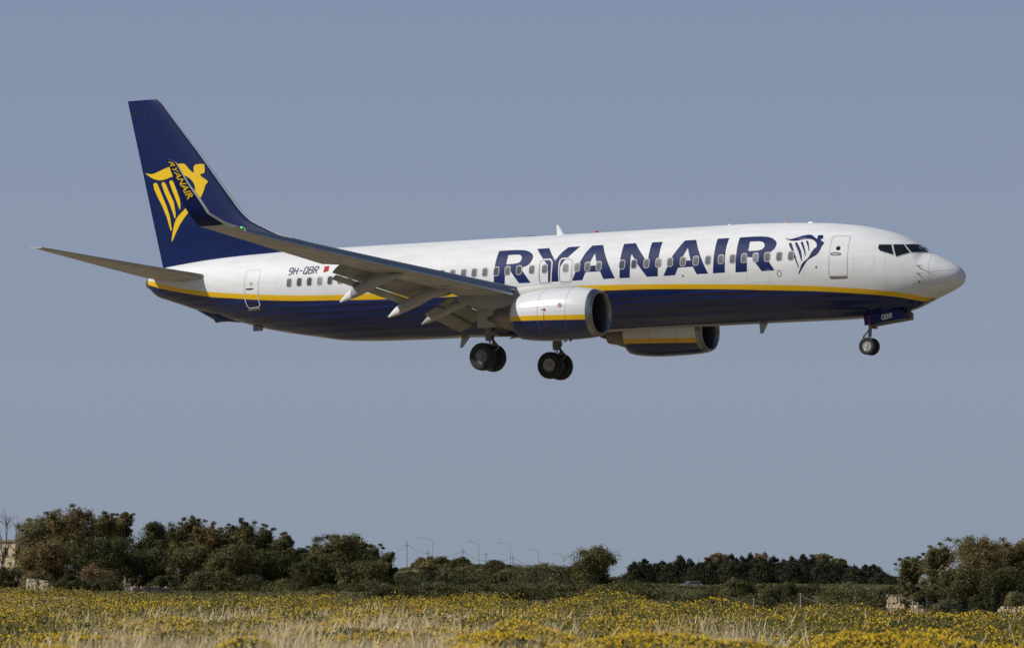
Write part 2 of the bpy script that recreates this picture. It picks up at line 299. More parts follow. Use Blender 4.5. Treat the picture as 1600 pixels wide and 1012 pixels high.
# ------------------------------------------------------------------ aircraft materials
def paint(name, col, rough=0.28, dirt=0.05, wav=0.0, lines=True, spec=.5, coat=.4):
    m, t, b = nmat(name)
    tc = t.nodes.new('ShaderNodeTexCoord')
    n = t.nodes.new('ShaderNodeTexNoise'); n.inputs['Scale'].default_value = 1.2; n.inputs['Detail'].default_value = 6
    mp = t.nodes.new('ShaderNodeMapping'); mp.inputs['Scale'].default_value = (0.5, 1, 2.2)
    t.links.new(tc.outputs['Object'], mp.inputs[0]); t.links.new(mp.outputs[0], n.inputs[0])
    r = t.nodes.new('ShaderNodeValToRGB'); r.color_ramp.elements[0].position = 0.35; r.color_ramp.elements[1].position = 0.65
    r.color_ramp.elements[0].color = (*[c * (1 - dirt * k) for c, k in zip(col, (1, 1.05, 1.2))], 1); r.color_ramp.elements[1].color = (*col, 1)
    t.links.new(n.outputs['Fac'], r.inputs[0]); last = r.outputs[0]
    sep = t.nodes.new('ShaderNodeSeparateXYZ'); t.links.new(tc.outputs['Object'], sep.inputs[0])
    if lines:   # skin joints: thin darker lines at frame and lap-joint stations
        def line(src, step, off, wd, k, last):
            a = t.nodes.new('ShaderNodeMath'); a.operation = 'ADD'; a.inputs[1].default_value = off; t.links.new(src, a.inputs[0])
            p = t.nodes.new('ShaderNodeMath'); p.operation = 'PINGPONG'; p.inputs[1].default_value = step / 2; t.links.new(a.outputs[0], p.inputs[0])
            l = t.nodes.new('ShaderNodeMath'); l.operation = 'LESS_THAN'; l.inputs[1].default_value = wd; t.links.new(p.outputs[0], l.inputs[0])
            f = t.nodes.new('ShaderNodeMath'); f.operation = 'MULTIPLY'; f.inputs[1].default_value = k; t.links.new(l.outputs[0], f.inputs[0])
            mx = t.nodes.new('ShaderNodeMix'); mx.data_type = 'RGBA'; mx.inputs[7].default_value = (*[c * .45 for c in col], 1)
            t.links.new(f.outputs[0], mx.inputs[0]); t.links.new(last, mx.inputs[6]); return mx.outputs[2]
        last = line(sep.outputs['X'], 3.3, 2.2, 0.006, 0.5, last)
        last = line(sep.outputs['Z'], 1.06, 0.04, 0.005, 0.45, last)
    t.links.new(last, b.inputs['Base Color'])
    b.inputs['Roughness'].default_value = rough; b.inputs['Specular IOR Level'].default_value = spec
    b.inputs['Coat Weight'].default_value = coat; b.inputs['Coat Roughness'].default_value = 0.12
    if wav:   # slightly rippled skin panels between stringers
        wv = t.nodes.new('ShaderNodeTexWave'); wv.wave_type = 'BANDS'; wv.bands_direction = 'Z'
        wv.inputs['Scale'].default_value = 1.15; wv.inputs['Distortion'].default_value = 1.2; wv.inputs['Detail'].default_value = 2
        mp2 = t.nodes.new('ShaderNodeMapping'); mp2.inputs['Scale'].default_value = (0.12, 0.5, 1.0)
        t.links.new(tc.outputs['Object'], mp2.inputs[0]); t.links.new(mp2.outputs[0], wv.inputs[0])
        bp = t.nodes.new('ShaderNodeBump'); bp.inputs['Strength'].default_value = 1.0; bp.inputs['Distance'].default_value = wav
        t.links.new(wv.outputs['Fac'], bp.inputs['Height']); t.links.new(bp.outputs[0], b.inputs['Normal'])
        t.links.new(bp.outputs[0], b.inputs['Coat Normal'])
    return m
NAVYC = (0.0020, 0.0130, 0.088); YELC = (0.84, 0.50, 0.004); WHC = (0.755, 0.755, 0.75)
M_white = paint('white_paint', WHC, 0.55, 0.09, spec=.28, coat=0.0)
M_navy = paint('navy_paint', NAVYC, 0.4, 0.15, lines=False, spec=.2, coat=.08)
M_belly = paint('navy_belly_paint', (0.0032, 0.0145, 0.098), 0.22, 0.25, 0.022, spec=.4, coat=.4)
M_yel = paint('yellow_paint', YELC, 0.3, 0.06)
M_letter = mat('navy_lettering', NAVYC, 0.55, spec=0.2, noise=0.12, nscale=1.5)
M_gold = mat('yellow_emblem', (0.86, 0.55, 0.006), 0.45, spec=.3)
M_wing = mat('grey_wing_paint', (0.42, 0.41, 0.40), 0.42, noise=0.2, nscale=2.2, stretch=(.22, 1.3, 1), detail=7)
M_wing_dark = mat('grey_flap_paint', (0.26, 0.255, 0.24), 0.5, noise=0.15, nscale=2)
M_fair = mat('pale_grey_fairing_paint', (0.62, 0.62, 0.60), 0.4, noise=0.06, nscale=2)
M_tip = mat('white_fairing_tip', (0.78, 0.77, 0.74), 0.4)
M_slat = mat('bare_aluminium', (0.42, 0.43, 0.45), 0.36, metal=0.85, noise=0.08, nscale=2)
M_lip = mat('polished_inlet_metal', (0.28, 0.28, 0.29), 0.36, metal=0.95, noise=0.08, nscale=3)
M_led = mat('leading_edge_grey', (0.60, 0.60, 0.58), 0.35, metal=0.2)
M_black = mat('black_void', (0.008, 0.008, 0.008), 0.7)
M_rub = mat('tyre_rubber', (0.018, 0.018, 0.018), 0.75, noise=0.2, nscale=8)
M_rim = mat('wheel_rim', (0.50, 0.485, 0.45), 0.45, metal=0.3)
M_hub = mat('dark_hubcap', (0.15, 0.145, 0.135), 0.45, metal=0.3)
M_silver = mat('silver_wheel_rim', (0.70, 0.69, 0.67), 0.3, metal=0.6)
M_strut = mat('gear_strut_grey', (0.20, 0.195, 0.18), 0.5, noise=0.25, nscale=9)
M_chrome = mat('oleo_chrome', (0.8, 0.8, 0.8), 0.15, metal=1.0)
M_glass = mat('cockpit_glass', (0.010, 0.012, 0.014), 0.08, spec=0.6)
M_pane = mat('cabin_window_pane', (0.13, 0.135, 0.15), 0.25, noise=0.12, nscale=2.2)
M_panes = [M_pane, mat('shaded_cabin_pane', (0.20, 0.205, 0.215), 0.3, noise=0.15, nscale=3), mat('dark_cabin_pane', (0.075, 0.08, 0.095), 0.15)]
M_frame = mat('window_surround', (0.45, 0.44, 0.41), 0.4)
M_seal = mat('door_seal_grey', (0.60, 0.60, 0.58), 0.5)
M_sill = mat('sill_dark', (0.16, 0.15, 0.14), 0.5)
M_red = mat('red_marking', (0.50, 0.022, 0.025), 0.7, spec=.2)
M_nozz = mat('nozzle_metal', (0.24, 0.20, 0.16), 0.4, metal=0.6, noise=0.2, nscale=4)
M_core = mat('dark_nozzle', (0.10, 0.09, 0.08), 0.5, metal=0.5)
M_fan = mat('fan_blades', (0.03, 0.03, 0.032), 0.45, metal=0.4)
M_green = nmat('green_lens'); M_green[2].inputs['Base Color'].default_value = (0.02, .5, .1, 1); M_green[2].inputs['Emission Color'].default_value = (0.03, 1, .2, 1); M_green[2].inputs['Emission Strength'].default_value = 2.0; M_green = M_green[0]
M_orange = mat('orange_lens', (0.8, 0.30, 0.02), 0.4)
# ------------------------------------------------------------------ fuselage
def sstep(t): t = max(0., min(1., t)); return t * t * (3 - 2 * t)
NT, NY, NB = 30, 3, 20
xs = [0.0, .012, .03, .06, .12, .19, .27, .38, .49, .63, .79, .94, 1.09, 1.22, 1.3, 1.40, 1.46, 1.52, 1.59, 1.66, 1.75, 1.83, 1.98, 2.13, 2.32, 2.51, 2.7, 2.88] + list(np.arange(3.1, 26, .25)) + list(np.arange(26, 37.9, .2)) + [37.9, 38.0, 38.08, 38.15]
V = []; F = []; FM = []
def ringpts(xa):
    t, b, c, wd = prof(xa); P = []
    zt = min(max(float(fyt(xa)), b + 0.02 * (t - b) + 1e-4), t - 0.25 * (t - b)); zb = min(max(float(fyb(xa)), b + 0.01 * (t - b)), zt - 0.004 * (t - b))
    def ang(z):
        if z > c: return math.acos(min(1, (z - c) / (t - c + 1e-9)))
        return math.pi - math.acos(min(1, (c - z) / (c - b + 1e-9)))
    a1, a2 = ang(zt), ang(zb)
    an = [a1 * k / NT for k in range(NT)] + [a1 + (a2 - a1) * k / NY for k in range(NY)] + [a2 + (math.pi - a2) * k / NB for k in range(NB + 1)]
    for a in an:
        co, si = math.cos(a), math.sin(a)
        P.append((-xa, wd * si, c + co * ((t - c) if co > 0 else (c - b))))
    return P
NH = NT + NY + NB + 1
rows = []
for xa in xs:
    P = ringpts(xa)
    full = P + [(p[0], -p[1], p[2]) for p in P[-2:0:-1]]
    rows.append(len(V)); V += [AV(p) for p in full]
NR = 2 * NH - 2
for i in range(len(xs) - 1):
    for k in range(NR):
        k2 = (k + 1) % NR; F.append((rows[i] + k, rows[i] + k2, rows[i + 1] + k2, rows[i + 1] + k))
        j = k if k < NH - 1 else NR - 1 - k
        FM.append(0 if (j < NT or xs[i] < 1.21) else (1 if j < NT + NY else 2))
F.append(tuple(rows[0] + k for k in range(NR))); FM.append(0)
fus = mesh_obj('fuselage', V, F, [M_white, M_yel, M_belly], plane, FM, True, False)
bm = bmesh.new(); bm.from_mesh(fus.data); bmesh.ops.recalc_face_normals(bm, faces=bm.faces); bm.to_mesh(fus.data); bm.free()
# exhaust stub of the tail power unit
m = MB(); t, b, c, wd = prof(38.15)
m.add([AV((-38.15, wd * math.sin(a), c + math.cos(a) * .32 * .98)) for a in np.linspace(0, 2 * math.pi, 24, endpoint=False)] + [AV((-38.33, .72 * wd * math.sin(a), c - .02 + math.cos(a) * .2)) for a in np.linspace(0, 2 * math.pi, 24, endpoint=False)] + [AV((-38.1, .6 * wd * math.sin(a), c - .02 + math.cos(a) * .17)) for a in np.linspace(0, 2 * math.pi, 24, endpoint=False)],
      [(k, (k + 1) % 24, 24 + (k + 1) % 24, 24 + k) for k in range(24)] + [(24 + k, 24 + (k + 1) % 24, 48 + (k + 1) % 24, 48 + k) for k in range(24)] + [tuple(range(48, 72))])
m.build('exhaust_outlet', M_nozz, plane)
# ---- flat markings that follow the curved skin
def decal(name, polys, mats, parent, yfun, off=0.004, cut=0.12, cutx=0.0, fm=None):
    """polys: list of (outer, hole or None[, material]) in x,z; bent onto the skin y = yfun(x,z)"""
    bm = bmesh.new()
    for q in polys:
        o_, h_ = q[0], q[1]; mi = q[2] if len(q) > 2 else 0
        loops = [[Vector((p[0], p[1], 0)) for p in o_]] + ([[Vector((p[0], p[1], 0)) for p in h_]] if h_ else [])
        flat = [p for l in loops for p in l]
        vs = [bm.verts.new((p.x, 0, p.y)) for p in flat]
        for tri in tessellate_polygon(loops):
            if len(set(tri)) == 3:
                try: f = bm.faces.new([vs[i] for i in tri]); f.material_index = mi
                except ValueError: pass
    zs = [v.co.z for v in bm.verts]; xx = [v.co.x for v in bm.verts]
    for z in np.arange(math.floor(min(zs) / cut) * cut, max(zs), cut):
        bmesh.ops.bisect_plane(bm, geom=bm.verts[:] + bm.edges[:] + bm.faces[:], plane_co=(0, 0, z), plane_no=(0, 0, 1), dist=1e-5)
    if cutx:
        for x in np.arange(math.floor(min(xx) / cutx) * cutx, max(xx), cutx):
            bmesh.ops.bisect_plane(bm, geom=bm.verts[:] + bm.edges[:] + bm.faces[:], plane_co=(x, 0, 0), plane_no=(1, 0, 0), dist=1e-5)
    for v in bm.verts:
        x, z = v.co.x, v.co.z
        e = 0.01; y = yfun(x, z); gz = (yfun(x, z + e) - yfun(x, z - e)) / (2 * e); gx = (yfun(x + e, z) - yfun(x - e, z)) / (2 * e)
        n = Vector((-gx, 1, -gz)).normalized()
        v.co = A(x + n.x * off, y + n.y * off, z + n.z * off)
    me = bpy.data.meshes.new(name); bmesh.ops.recalc_face_normals(bm, faces=bm.faces)
    bm.to_mesh(me); bm.free()
    for mm in (mats if isinstance(mats, list) else [mats]): me.materials.append(mm)
    me.polygons.foreach_set('use_smooth', np.full(len(me.polygons), True))
    o = bpy.data.objects.new(name, me); COL.objects.link(o); o.parent = parent; return o
def offset_loop(P, d):
    """outset a closed x,z loop by d"""
    P = [Vector((p[0], p[1])) for p in P]; ar = sum(P[i - 1].x * P[i].y - P[i].x * P[i - 1].y for i in range(len(P))); s = 1 if ar > 0 else -1; R = []
    for i in range(len(P)):
        a, b, c = P[i - 1], P[i], P[(i + 1) % len(P)]
        t1 = (b - a).normalized(); t2 = (c - b).normalized(); n = Vector((t1.y + t2.y, -t1.x - t2.x)); n = n.normalized() * s
        k = max(.5, n.dot(Vector((t1.y, -t1.x)) * s)); q = b + n * (d / k); R.append((q.x, q.y))
    return R
def rrect(cx, cz, w_, h_, r, n=4, sh=0.0):
    P = []
    for (sx, sz, a0) in ((1, 1, 0), (-1, 1, 90), (-1, -1, 180), (1, -1, 270)):
        for k in range(n + 1):
            a = math.radians(a0 + 90 * k / n); P.append((cx + sx * (w_ / 2 - r) + r * math.cos(a), cz + sz * (h_ / 2 - r) + r * math.sin(a)))
    return P
def circ(cx, cz, r, n=16, ry=None): return [(cx + r * math.cos(2 * math.pi * k / n), cz + (ry or r) * math.sin(2 * math.pi * k / n)) for k in range(n)]
def ribbon(P, wd):
    """open poly-line to closed outline"""
    P = [Vector(p) for p in P]; L, R = [], []
    for i, p in enumerate(P):
        t = (P[min(i + 1, len(P) - 1)] - P[max(i - 1, 0)]).normalized(); n = Vector((-t.y, t.x)) * wd / 2
        L.append(tuple(p + n)); R.append(tuple(p - n))
    return L + R[::-1]
o = decal('airline_lettering', [(l['o'], l['h']) for l in BK['letters']], M_letter, fus, half, 0.004)
o['label'] = 'large navy lettering reading RYANAIR'
o = decal('harp_emblem', [(h, None) for h in BK['harp']], M_letter, fus, half, 0.004)
decal('flag_marking', [(BK['flag'], None)], M_red, fus, half, 0.008, cut=.05)
wr = random.Random(4)
for X in BK['wins']:
    wo = decal('passenger_window', [(rrect(X, .455, .275, .395, .10), rrect(X, .455, .225, .345, .085))], M_frame, plane, half, 0.009, cut=.2)
    decal('window_pane', [(rrect(X, .455, .23, .35, .085), None)], M_panes[wr.choice([0, 0, 0, 0, 1, 1, 2])], wo, half, 0.007, cut=.2)
names = ['service_door', 'service_door', 'overwing_exit', 'overwing_exit']
drs = []
for nm, L in zip(names, BK['doors']):
    wd = .05
    lo, li = offset_loop(L, wd / 2), offset_loop(L, -wd / 2)
    d = decal(nm, [(lo, li)], M_seal, plane, half, 0.008, cut=.2); drs.append(d)
    if nm == 'overwing_exit':
        decal('exit_seam', [(offset_loop(L, -.03), offset_loop(L, -.045))], M_sill, d, half, 0.010, cut=.2)
for d, P in zip(drs, BK['handles']): decal('handle', [(P, offset_loop(P, -.03))], M_black, d, half, 0.010)
for d, P in zip(drs, BK['sills']): decal('door_sill', [(P, None)], M_sill, d, half, 0.011)
for d, P, mm in zip(drs, BK['ports'], (M_glass, M_frame)): decal('porthole', [(circ(P[0], P[1], .09, ry=.085), None)], mm, d, half, 0.010)
for k, P in enumerate(BK['cock']):
    for s in (1, -1):
        yf = (lambda x, z: half(x, z)) if s == 1 else (lambda x, z: -half(x, z))
        if s == 1:
            o = decal('cockpit_window', [(offset_loop(P, .028), offset_loop(P, -.012))], M_fair, plane, yf, 0.008, cut=.08, cutx=.08)
            decal('window_glass', [(P, None)], M_glass, o, yf, 0.010, cut=.08, cutx=.08)
        else:
            decal('cockpit_window', [(P, None)], M_glass, plane, yf, -0.010, cut=.08, cutx=.08)
# radome seam, lightning strips, doors outlines of small hatches
sm = [(p[0], p[1]) for p in BK['seam']]
det = [(ribbon(sm, .022), None)] + [(ribbon([tuple(p) for p in P], .016), None) for P in BK['strips']]
decal('radome_seam', det, M_seal, fus, half, 0.003, cut=.1, cutx=.1)
decal('access_hatch', [(circ(BK['oval'][0], BK['oval'][1], .10, ry=.14), circ(BK['oval'][0], BK['oval'][1], .075, ry=.115))], M_sill, plane, half, 0.006)
for p in BK['spots'] + [(-1.45, -.745)]: decal('static_port', [(circ(p[0], p[1], .045), None)], M_sill, fus, half, 0.006)
for q in [(rrect(-6.0 - 2.0, -.28, 1.0, .5, .05), rrect(-8.0, -.28, .985, .485, .045)), (rrect(-3.55, -.02, .85, .5, .04), rrect(-3.55, -.02, .835, .485, .035)), (rrect(-30.5, .43, .28, .42, .1), rrect(-30.5, .43, .262, .402, .09)), (rrect(-13.6, -.33, .8, .32, .03), rrect(-13.6, -.33, .79, .31, .026))]: decal('hatch_outline', [q], M_seal, fus, half, 0.004)
for p in BK['probes'][:2]:
    m = MB(); x, z = p; y = half(x, z)
    m.tube(A(x - .02, y, z), A(x + .02, y + .10, z - .01), .022, .018, 8); m.tube(A(x - .03, y + .10, z), A(x + .26, y + .12, z - .02), .018, .008, 8)
    m.build('pitot_probe', M_sill, plane)
def text_decal(name, s, quad, m, parent, yfun, shear=0.0, bold=0.0, off=0.005):
    """writing fitted into a parallelogram given as lower left, lower right, upper right, upper left in x,z"""
    cu = bpy.data.curves.new(name, 'FONT'); cu.body = s; cu.offset = bold; cu.resolution_u = 3; cu.fill_mode = 'FRONT'
    ob = bpy.data.objects.new(name, cu); COL.objects.link(ob); dg = bpy.context.evaluated_depsgraph_get(); dg.update()
    me0 = ob.evaluated_get(dg).to_mesh(); vs = [v.co.copy() for v in me0.vertices]; fs = [tuple(p.vertices) for p in me0.polygons]
    ob.evaluated_get(dg).to_mesh_clear(); bpy.data.objects.remove(ob); bpy.data.curves.remove(cu)
    x0, x1 = min(v.x for v in vs), max(v.x for v in vs); y0, y1 = min(v.y for v in vs), max(v.y for v in vs)
    ll, lr, ur, ul = [Vector(q) for q in quad]; V = []
    for v in vs:
        u = (v.x - x0) / (x1 - x0); w_ = (v.y - y0) / (y1 - y0)
        q = (ll * (1 - u) + lr * u) * (1 - w_) + (ul * (1 - u) + ur * u) * w_
        V.append(q)
    if len(ll) == 3: return mesh_obj(name, [AV(q) for q in V], fs, m, parent, None, False)
    bm = bmesh.new(); bv = [bm.verts.new((q.x, 0, q.y)) for q in V]
    for f in fs: bm.faces.new([bv[i] for i in f])
    for z in np.arange(min(q.y for q in V) + .001, max(q.y for q in V), .05):
        bmesh.ops.bisect_plane(bm, geom=bm.verts[:] + bm.edges[:] + bm.faces[:], plane_co=(0, 0, z), plane_no=(0, 0, 1), dist=1e-6)
    for v in bm.verts: v.co = A(v.co.x, yfun(v.co.x, v.co.z) + off, v.co.z)
    me = bpy.data.meshes.new(name); bm.to_mesh(me); bm.free(); me.materials.append(m)
    o = bpy.data.objects.new(name, me); COL.objects.link(o); o.parent = parent; return o
# registration: drawn strokes on a 6 x 10 letter grid
GLY = {'9': [[(5, 6), (5, 9), (4, 10), (1, 10), (0, 9), (0, 6), (1, 5), (5, 5)], [(5, 8), (5, 2), (4, 0), (1, 0)]], 'H': [[(0, 0), (0, 10)], [(5, 0), (5, 10)], [(0, 5), (5, 5)]], '-': [[(.5, 5), (4.5, 5)]],
       'Q': [[(1, 0), (0, 1.5), (0, 8.5), (1, 10), (4, 10), (5, 8.5), (5, 1.5), (4, 0), (.9, 0)], [(3, 2.5), (5.4, -.6)]], 'B': [[(0, -.2), (0, 10), (4, 10), (5, 9), (5, 6.3), (4, 5.3), (0, 5.3)], [(4, 5.3), (5, 4.2), (5, 1), (4, 0), (0, 0)]], 'R': [[(0, -.5), (0, 10), (4, 10), (5, 9), (5, 6), (4, 5), (0, 5)], [(2.4, 5), (5, -.4)]]}
def strokes(name, text, quad, wd, m, parent, yfun, off):
    ll, lr, ur, ul = [Vector(q) for q in quad]; W_ = len(text) * 7.6 - 2.6; out = []
    for i, ch in enumerate(text):
        for st_ in GLY[ch]:
            P = []
            for x, y in st_:
                u = (i * 7.6 + x) / W_; v = y / 10; q = (ll * (1 - u) + lr * u) * (1 - v) + (ul * (1 - u) + ur * u) * v; P.append((q.x, q.y))
            out.append((ribbon(P, wd), None))
    return decal(name, out, m, parent, yfun, off, cut=.1)
strokes('registration_lettering', '9H-QBR', [(-30.05, .80), (-28.60, .80), (-28.55, 1.085), (-30.0, 1.085)], .05, M_letter, fus, half, .008)
# ------------------------------------------------------------------ belly fairing
V = []; F = []; FM = []; n = 36
st = []
for xa in np.linspace(12.2, 24.6, 40):
    u = (xa - 12.2) / 12.4
    e = math.sin(math.pi * min(1, max(0, u)))
    if xa < 15.5: top = -1.9 + (1.55) * sstep((xa - 12.2) / 3.6)
    elif xa < 17.3: top = -.35 + .15 * sstep((xa - 15.5) / 1.8)
    else: top = -.2 - .1 * sstep((xa - 17.3) / 4) - 1.5 * sstep((xa - 21.0) / 3.6)
    st.append((xa, top, e))
for xa, top, e in st:
    bot = -1.96 - .13 * e
    for k in range(n + 1):
        a = math.pi * k / n - math.pi / 2          # from starboard top edge under the belly to port top edge
        y = 1.0 * math.sin(a); zz = math.cos(a)
        z = top + (bot - top) * (zz ** .75)
        yb = half(-xa, max(z, -1.95)); yy = (yb + .10 * e * (1 - abs(math.sin(a)) ** 8) - .02) * (1 if y >= 0 else -1) if abs(y) > .35 else None
        if yy is None:
            a0 = math.asin(.35); z35 = top + (bot - top) * (math.cos(a0) ** .75); yy = (half(-xa, max(z35, -1.95)) + .10 * e - .02) * (y / .35)
        V.append(A(-xa, -yy, z))
for i in range(len(st) - 1):
    for k in range(n):
        a = i * (n + 1) + k; F.append((a, a + 1, a + n + 2, a + n + 1))
        zc_ = sum(V[j][2] for j in F[-1]) / 4 - 3.7; xm = (st[i][0] + st[i + 1][0]) / 2
        FM.append(0 if (zc_ > -1.0 and 15.2 < xm < 22.6) else 1)
bf = mesh_obj('belly_fairing', V, F, [M_fair, M_belly], plane, FM)
# ------------------------------------------------------------------ lofted aerofoils
def af_t(u): return 5 * (.2969 * math.sqrt(max(u, 0)) - .126 * u - .3516 * u * u + .2843 * u ** 3 - .1036 * u ** 4)
def section(LE, TE, tc, up, cam=.015, uu=1.0, ul=1.0, n=14):
    LE = Vector(LE); TE = Vector(TE); c = TE - LE; L = c.length; up = Vector(up); up = (up - c * (up.dot(c) / c.dot(c))).normalized(); P = []
    for k in range(n + 1):                      # upper surface, aft to front
        u = uu * (.5 + .5 * math.cos(math.pi * k / n)) if uu == 1 else uu * (1 - k / n) ** 1.7
        P.append(LE + c * u + up * (L * (tc * af_t(u) + cam * 4 * u * (1 - u))))
    for k in range(1, n + 1):                   # lower surface, front to aft
        u = ul * (k / n) ** 1.7
        P.append(LE + c * u + up * (L * (-tc * af_t(u) + cam * 4 * u * (1 - u))))
    return P
def loft(name, secs, mats, parent, fmf=None, cap=True, sh=40):
    n = len(secs[0]); V = [AV(p) for s in secs for p in s]; F = []; FM = []
    for i in range(len(secs) - 1):
        for k in range(n):
            F.append((i * n + k, i * n + (k + 1) % n, (i + 1) * n + (k + 1) % n, (i + 1) * n + k)); FM.append(fmf(i, k, n) if fmf else 0)
    if cap:
        F.append(tuple(range(n))[::-1]); FM.append(FM[0]); F.append(tuple(range((len(secs) - 1) * n, len(secs) * n))); FM.append(FM[-1])
    o = mesh_obj(name, V, F, mats, parent, FM, True, True); return sharp(o, sh)
def slatz(y): return -.72 + .15 * (y - 5.4) + .0035 * max(0, y - 11) ** 2 * 0.45
def le(y):
    return Vector((-17.28 - (y - 5.4) * .505 + .14 * (y - 5.4) / 11, y, slatz(y) + .10 - .04 * (y - 5.4) / 11))
def te(y):
    if y >= 5.35:
        u = (y - 10.5) / 6.5; return Vector((-22.75 - 1.55 * u, y, (.13 + .99 * u) if u > 0 else .13 + .68 * (y - 10.5) / 5.15))
    return Vector((-21.6 - .55 * (5.35 - y) / 3.5, y, -.55 - .13 * (5.35 - y)))
def fl(p, s): return Vector((p[0], p[1] * s, p[2]))
def wing(s):
    secs = []
    def S(y, tc, uu, ul, cam=.012): secs.append([fl(p, s) for p in section(le(y), te(y), tc, (0, -.14, 1), cam, uu, ul)])
    for y in (0.8, 1.9, 3.6, 5.35): S(y, .125 - .004 * y, .80, .62 + .005 * y)
    for y in (7.0, 8.8, 10.6): S(y, .105, .81 + .01 * (y - 5), .645 + .02 * (y - 5.35))
    S(10.62, .105, 1, 1)
    for y in (12.5, 14.5, 16.0, 16.7): S(y, .10, 1, 1)
    wg = loft('wing', secs, [M_wing, M_slat], plane, lambda i, k, n: 1 if 10 <= k <= 17 else 0)
    # slat: extended leading-edge shell
    def sl(name, y0, y1):
        ss = []
        for y in np.linspace(y0, y1, 6):
            k = 1.0 - .42 * (y - 5.4) / 11; x0 = -17.0 - (y - 5.4) * .506; z0 = slatz(y)
            pr = [(-.62, .225), (-.42, .22), (-.28, .19), (-.18, .125), (-.105, .04), (-.05, -.05), (-.012, -.13), (0, -.185), (-.02, -.222), (-.07, -.235), (-.14, -.22), (-.17, -.10), (-.24, .02), (-.36, .12), (-.62, .205)]
            ss.append([Vector((x0 + a * k, y * s, z0 + b * k)) for a, b in pr])
        return loft(name, ss, M_slat, wg)
    for a, b in ((5.5, 8.1), (8.12, 10.8), (10.82, 13.6), (13.62, 16.42)): sl('slat', a, b)
    ks = []                                      # inboard krueger nose and root piece
    for y in (1.95, 3.2, 4.3):
        x0 = -17.0 - (y - 5.4) * .506 + .05; z0 = slatz(y) + .10
        ks.append([Vector((x0 + a, y * s, z0 + b)) for a, b in ((-.6, .2), (-.3, .17), (-.1, .1), (0, 0), (-.08, -.08), (-.3, -.1), (-.6, -.1))])
    loft('leading_edge_root', ks, M_slat, wg)
    # flaps: fore and aft segments
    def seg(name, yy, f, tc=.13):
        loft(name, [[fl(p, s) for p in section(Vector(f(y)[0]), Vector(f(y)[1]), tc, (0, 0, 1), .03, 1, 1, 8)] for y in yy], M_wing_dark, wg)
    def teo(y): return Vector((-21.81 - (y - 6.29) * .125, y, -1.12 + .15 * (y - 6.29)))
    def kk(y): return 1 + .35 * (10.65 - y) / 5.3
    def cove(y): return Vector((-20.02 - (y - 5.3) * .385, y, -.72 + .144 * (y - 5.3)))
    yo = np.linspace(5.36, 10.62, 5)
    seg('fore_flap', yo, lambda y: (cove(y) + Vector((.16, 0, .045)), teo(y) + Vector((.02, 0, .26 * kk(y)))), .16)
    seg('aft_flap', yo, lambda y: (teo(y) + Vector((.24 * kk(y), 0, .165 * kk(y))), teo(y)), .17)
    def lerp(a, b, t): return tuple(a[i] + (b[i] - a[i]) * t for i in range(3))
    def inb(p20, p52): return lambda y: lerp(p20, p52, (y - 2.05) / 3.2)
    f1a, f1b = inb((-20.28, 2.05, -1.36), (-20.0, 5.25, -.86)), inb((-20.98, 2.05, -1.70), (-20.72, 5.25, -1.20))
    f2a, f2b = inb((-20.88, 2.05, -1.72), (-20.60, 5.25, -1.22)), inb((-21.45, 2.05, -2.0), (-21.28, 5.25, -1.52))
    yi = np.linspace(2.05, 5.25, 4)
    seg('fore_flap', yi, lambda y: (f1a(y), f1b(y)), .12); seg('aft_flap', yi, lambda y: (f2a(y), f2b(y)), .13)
    # flap-track fairings
    def fairing(y, dx, dz, k, tipm):
        pr = [(-19.9, -.24, -.26, .02), (-20.3, -.20, -.42, .12), (-20.85, -.22, -.56, .17), (-21.45, -.36, -.82, .18), (-22.05, -.58, -1.05, .17), (-22.3, -.70, -1.13, .15), (-22.62, -.96, -1.21, .10), (-22.87, -1.2, -1.26, .035)]
        x0 = pr[0][0]; z0 = pr[0][1]; ss = []
        for (x, zt, zb, hw) in pr:
            X = x0 + (x - x0) * k + dx; T = z0 + (zt - z0) * k + dz; Bm = z0 + (zb - z0) * k + dz; cz = (T + Bm) / 2; hz = (T - Bm) / 2
            ss.append([Vector((X, (y + hw * math.copysign(abs(math.cos(a)) ** .6, math.cos(a))) * s, cz + hz * math.copysign(abs(math.sin(a)) ** .7, math.sin(a)))) for a in np.linspace(0, 2 * math.pi, 16, endpoint=False)])
        fa = loft('flap_track_fairing', ss[:6], M_fair_g, wg, sh=50)
        loft('fairing_tip', [[p + Vector((-.004, 0, 0)) for p in ss[5]]] + ss[6:], tipm, fa, sh=50) if False else None
        tp = loft('flap_fairing_tip', ss[5:], tipm, wg, sh=50)
    fairing(9.2, .04, 0, 1.0, M_tip); fairing(6.65, .75, -.44, 1.0, M_tip); fairing(4.6, .62, -.76, .84, M_fair_g)
    # winglet
    WL = [(-22.95, 16.7, 1.07), (-23.1, 16.95, 1.20), (-23.652, 17.3, 1.576), (-23.85, 17.44, 1.95), (-23.98, 17.52, 2.178), (-24.368, 17.66, 2.70), (-24.82, 17.88, 3.53)]
    WT = [te(16.7), (-24.35, 17.0, 1.13), (-24.60, 17.36, 1.60), (-24.66, 17.46, 1.78), (-24.71, 17.52, 1.92), (-24.976, 17.67, 2.668), (-25.27, 17.9, 3.69)]
    UP = [(0, -.15, 1), (0, -.45, 1), (0, -.9, .6), (0, -1, .35), (0, -1, .25), (0, -1, .2), (0, -1, .2)]
    WL[0] = tuple(le(16.7))
    sw = [[fl(p, s) for p in section(Vector(a), Vector(b), .085, u, .005)] for a, b, u in zip(WL, WT, UP)]
    wl = loft('winglet', sw, [M_navy, M_led, M_wing], wg, lambda i, k, n: 1 if 12 <= k <= 17 else (2 if i < 1 else 0))
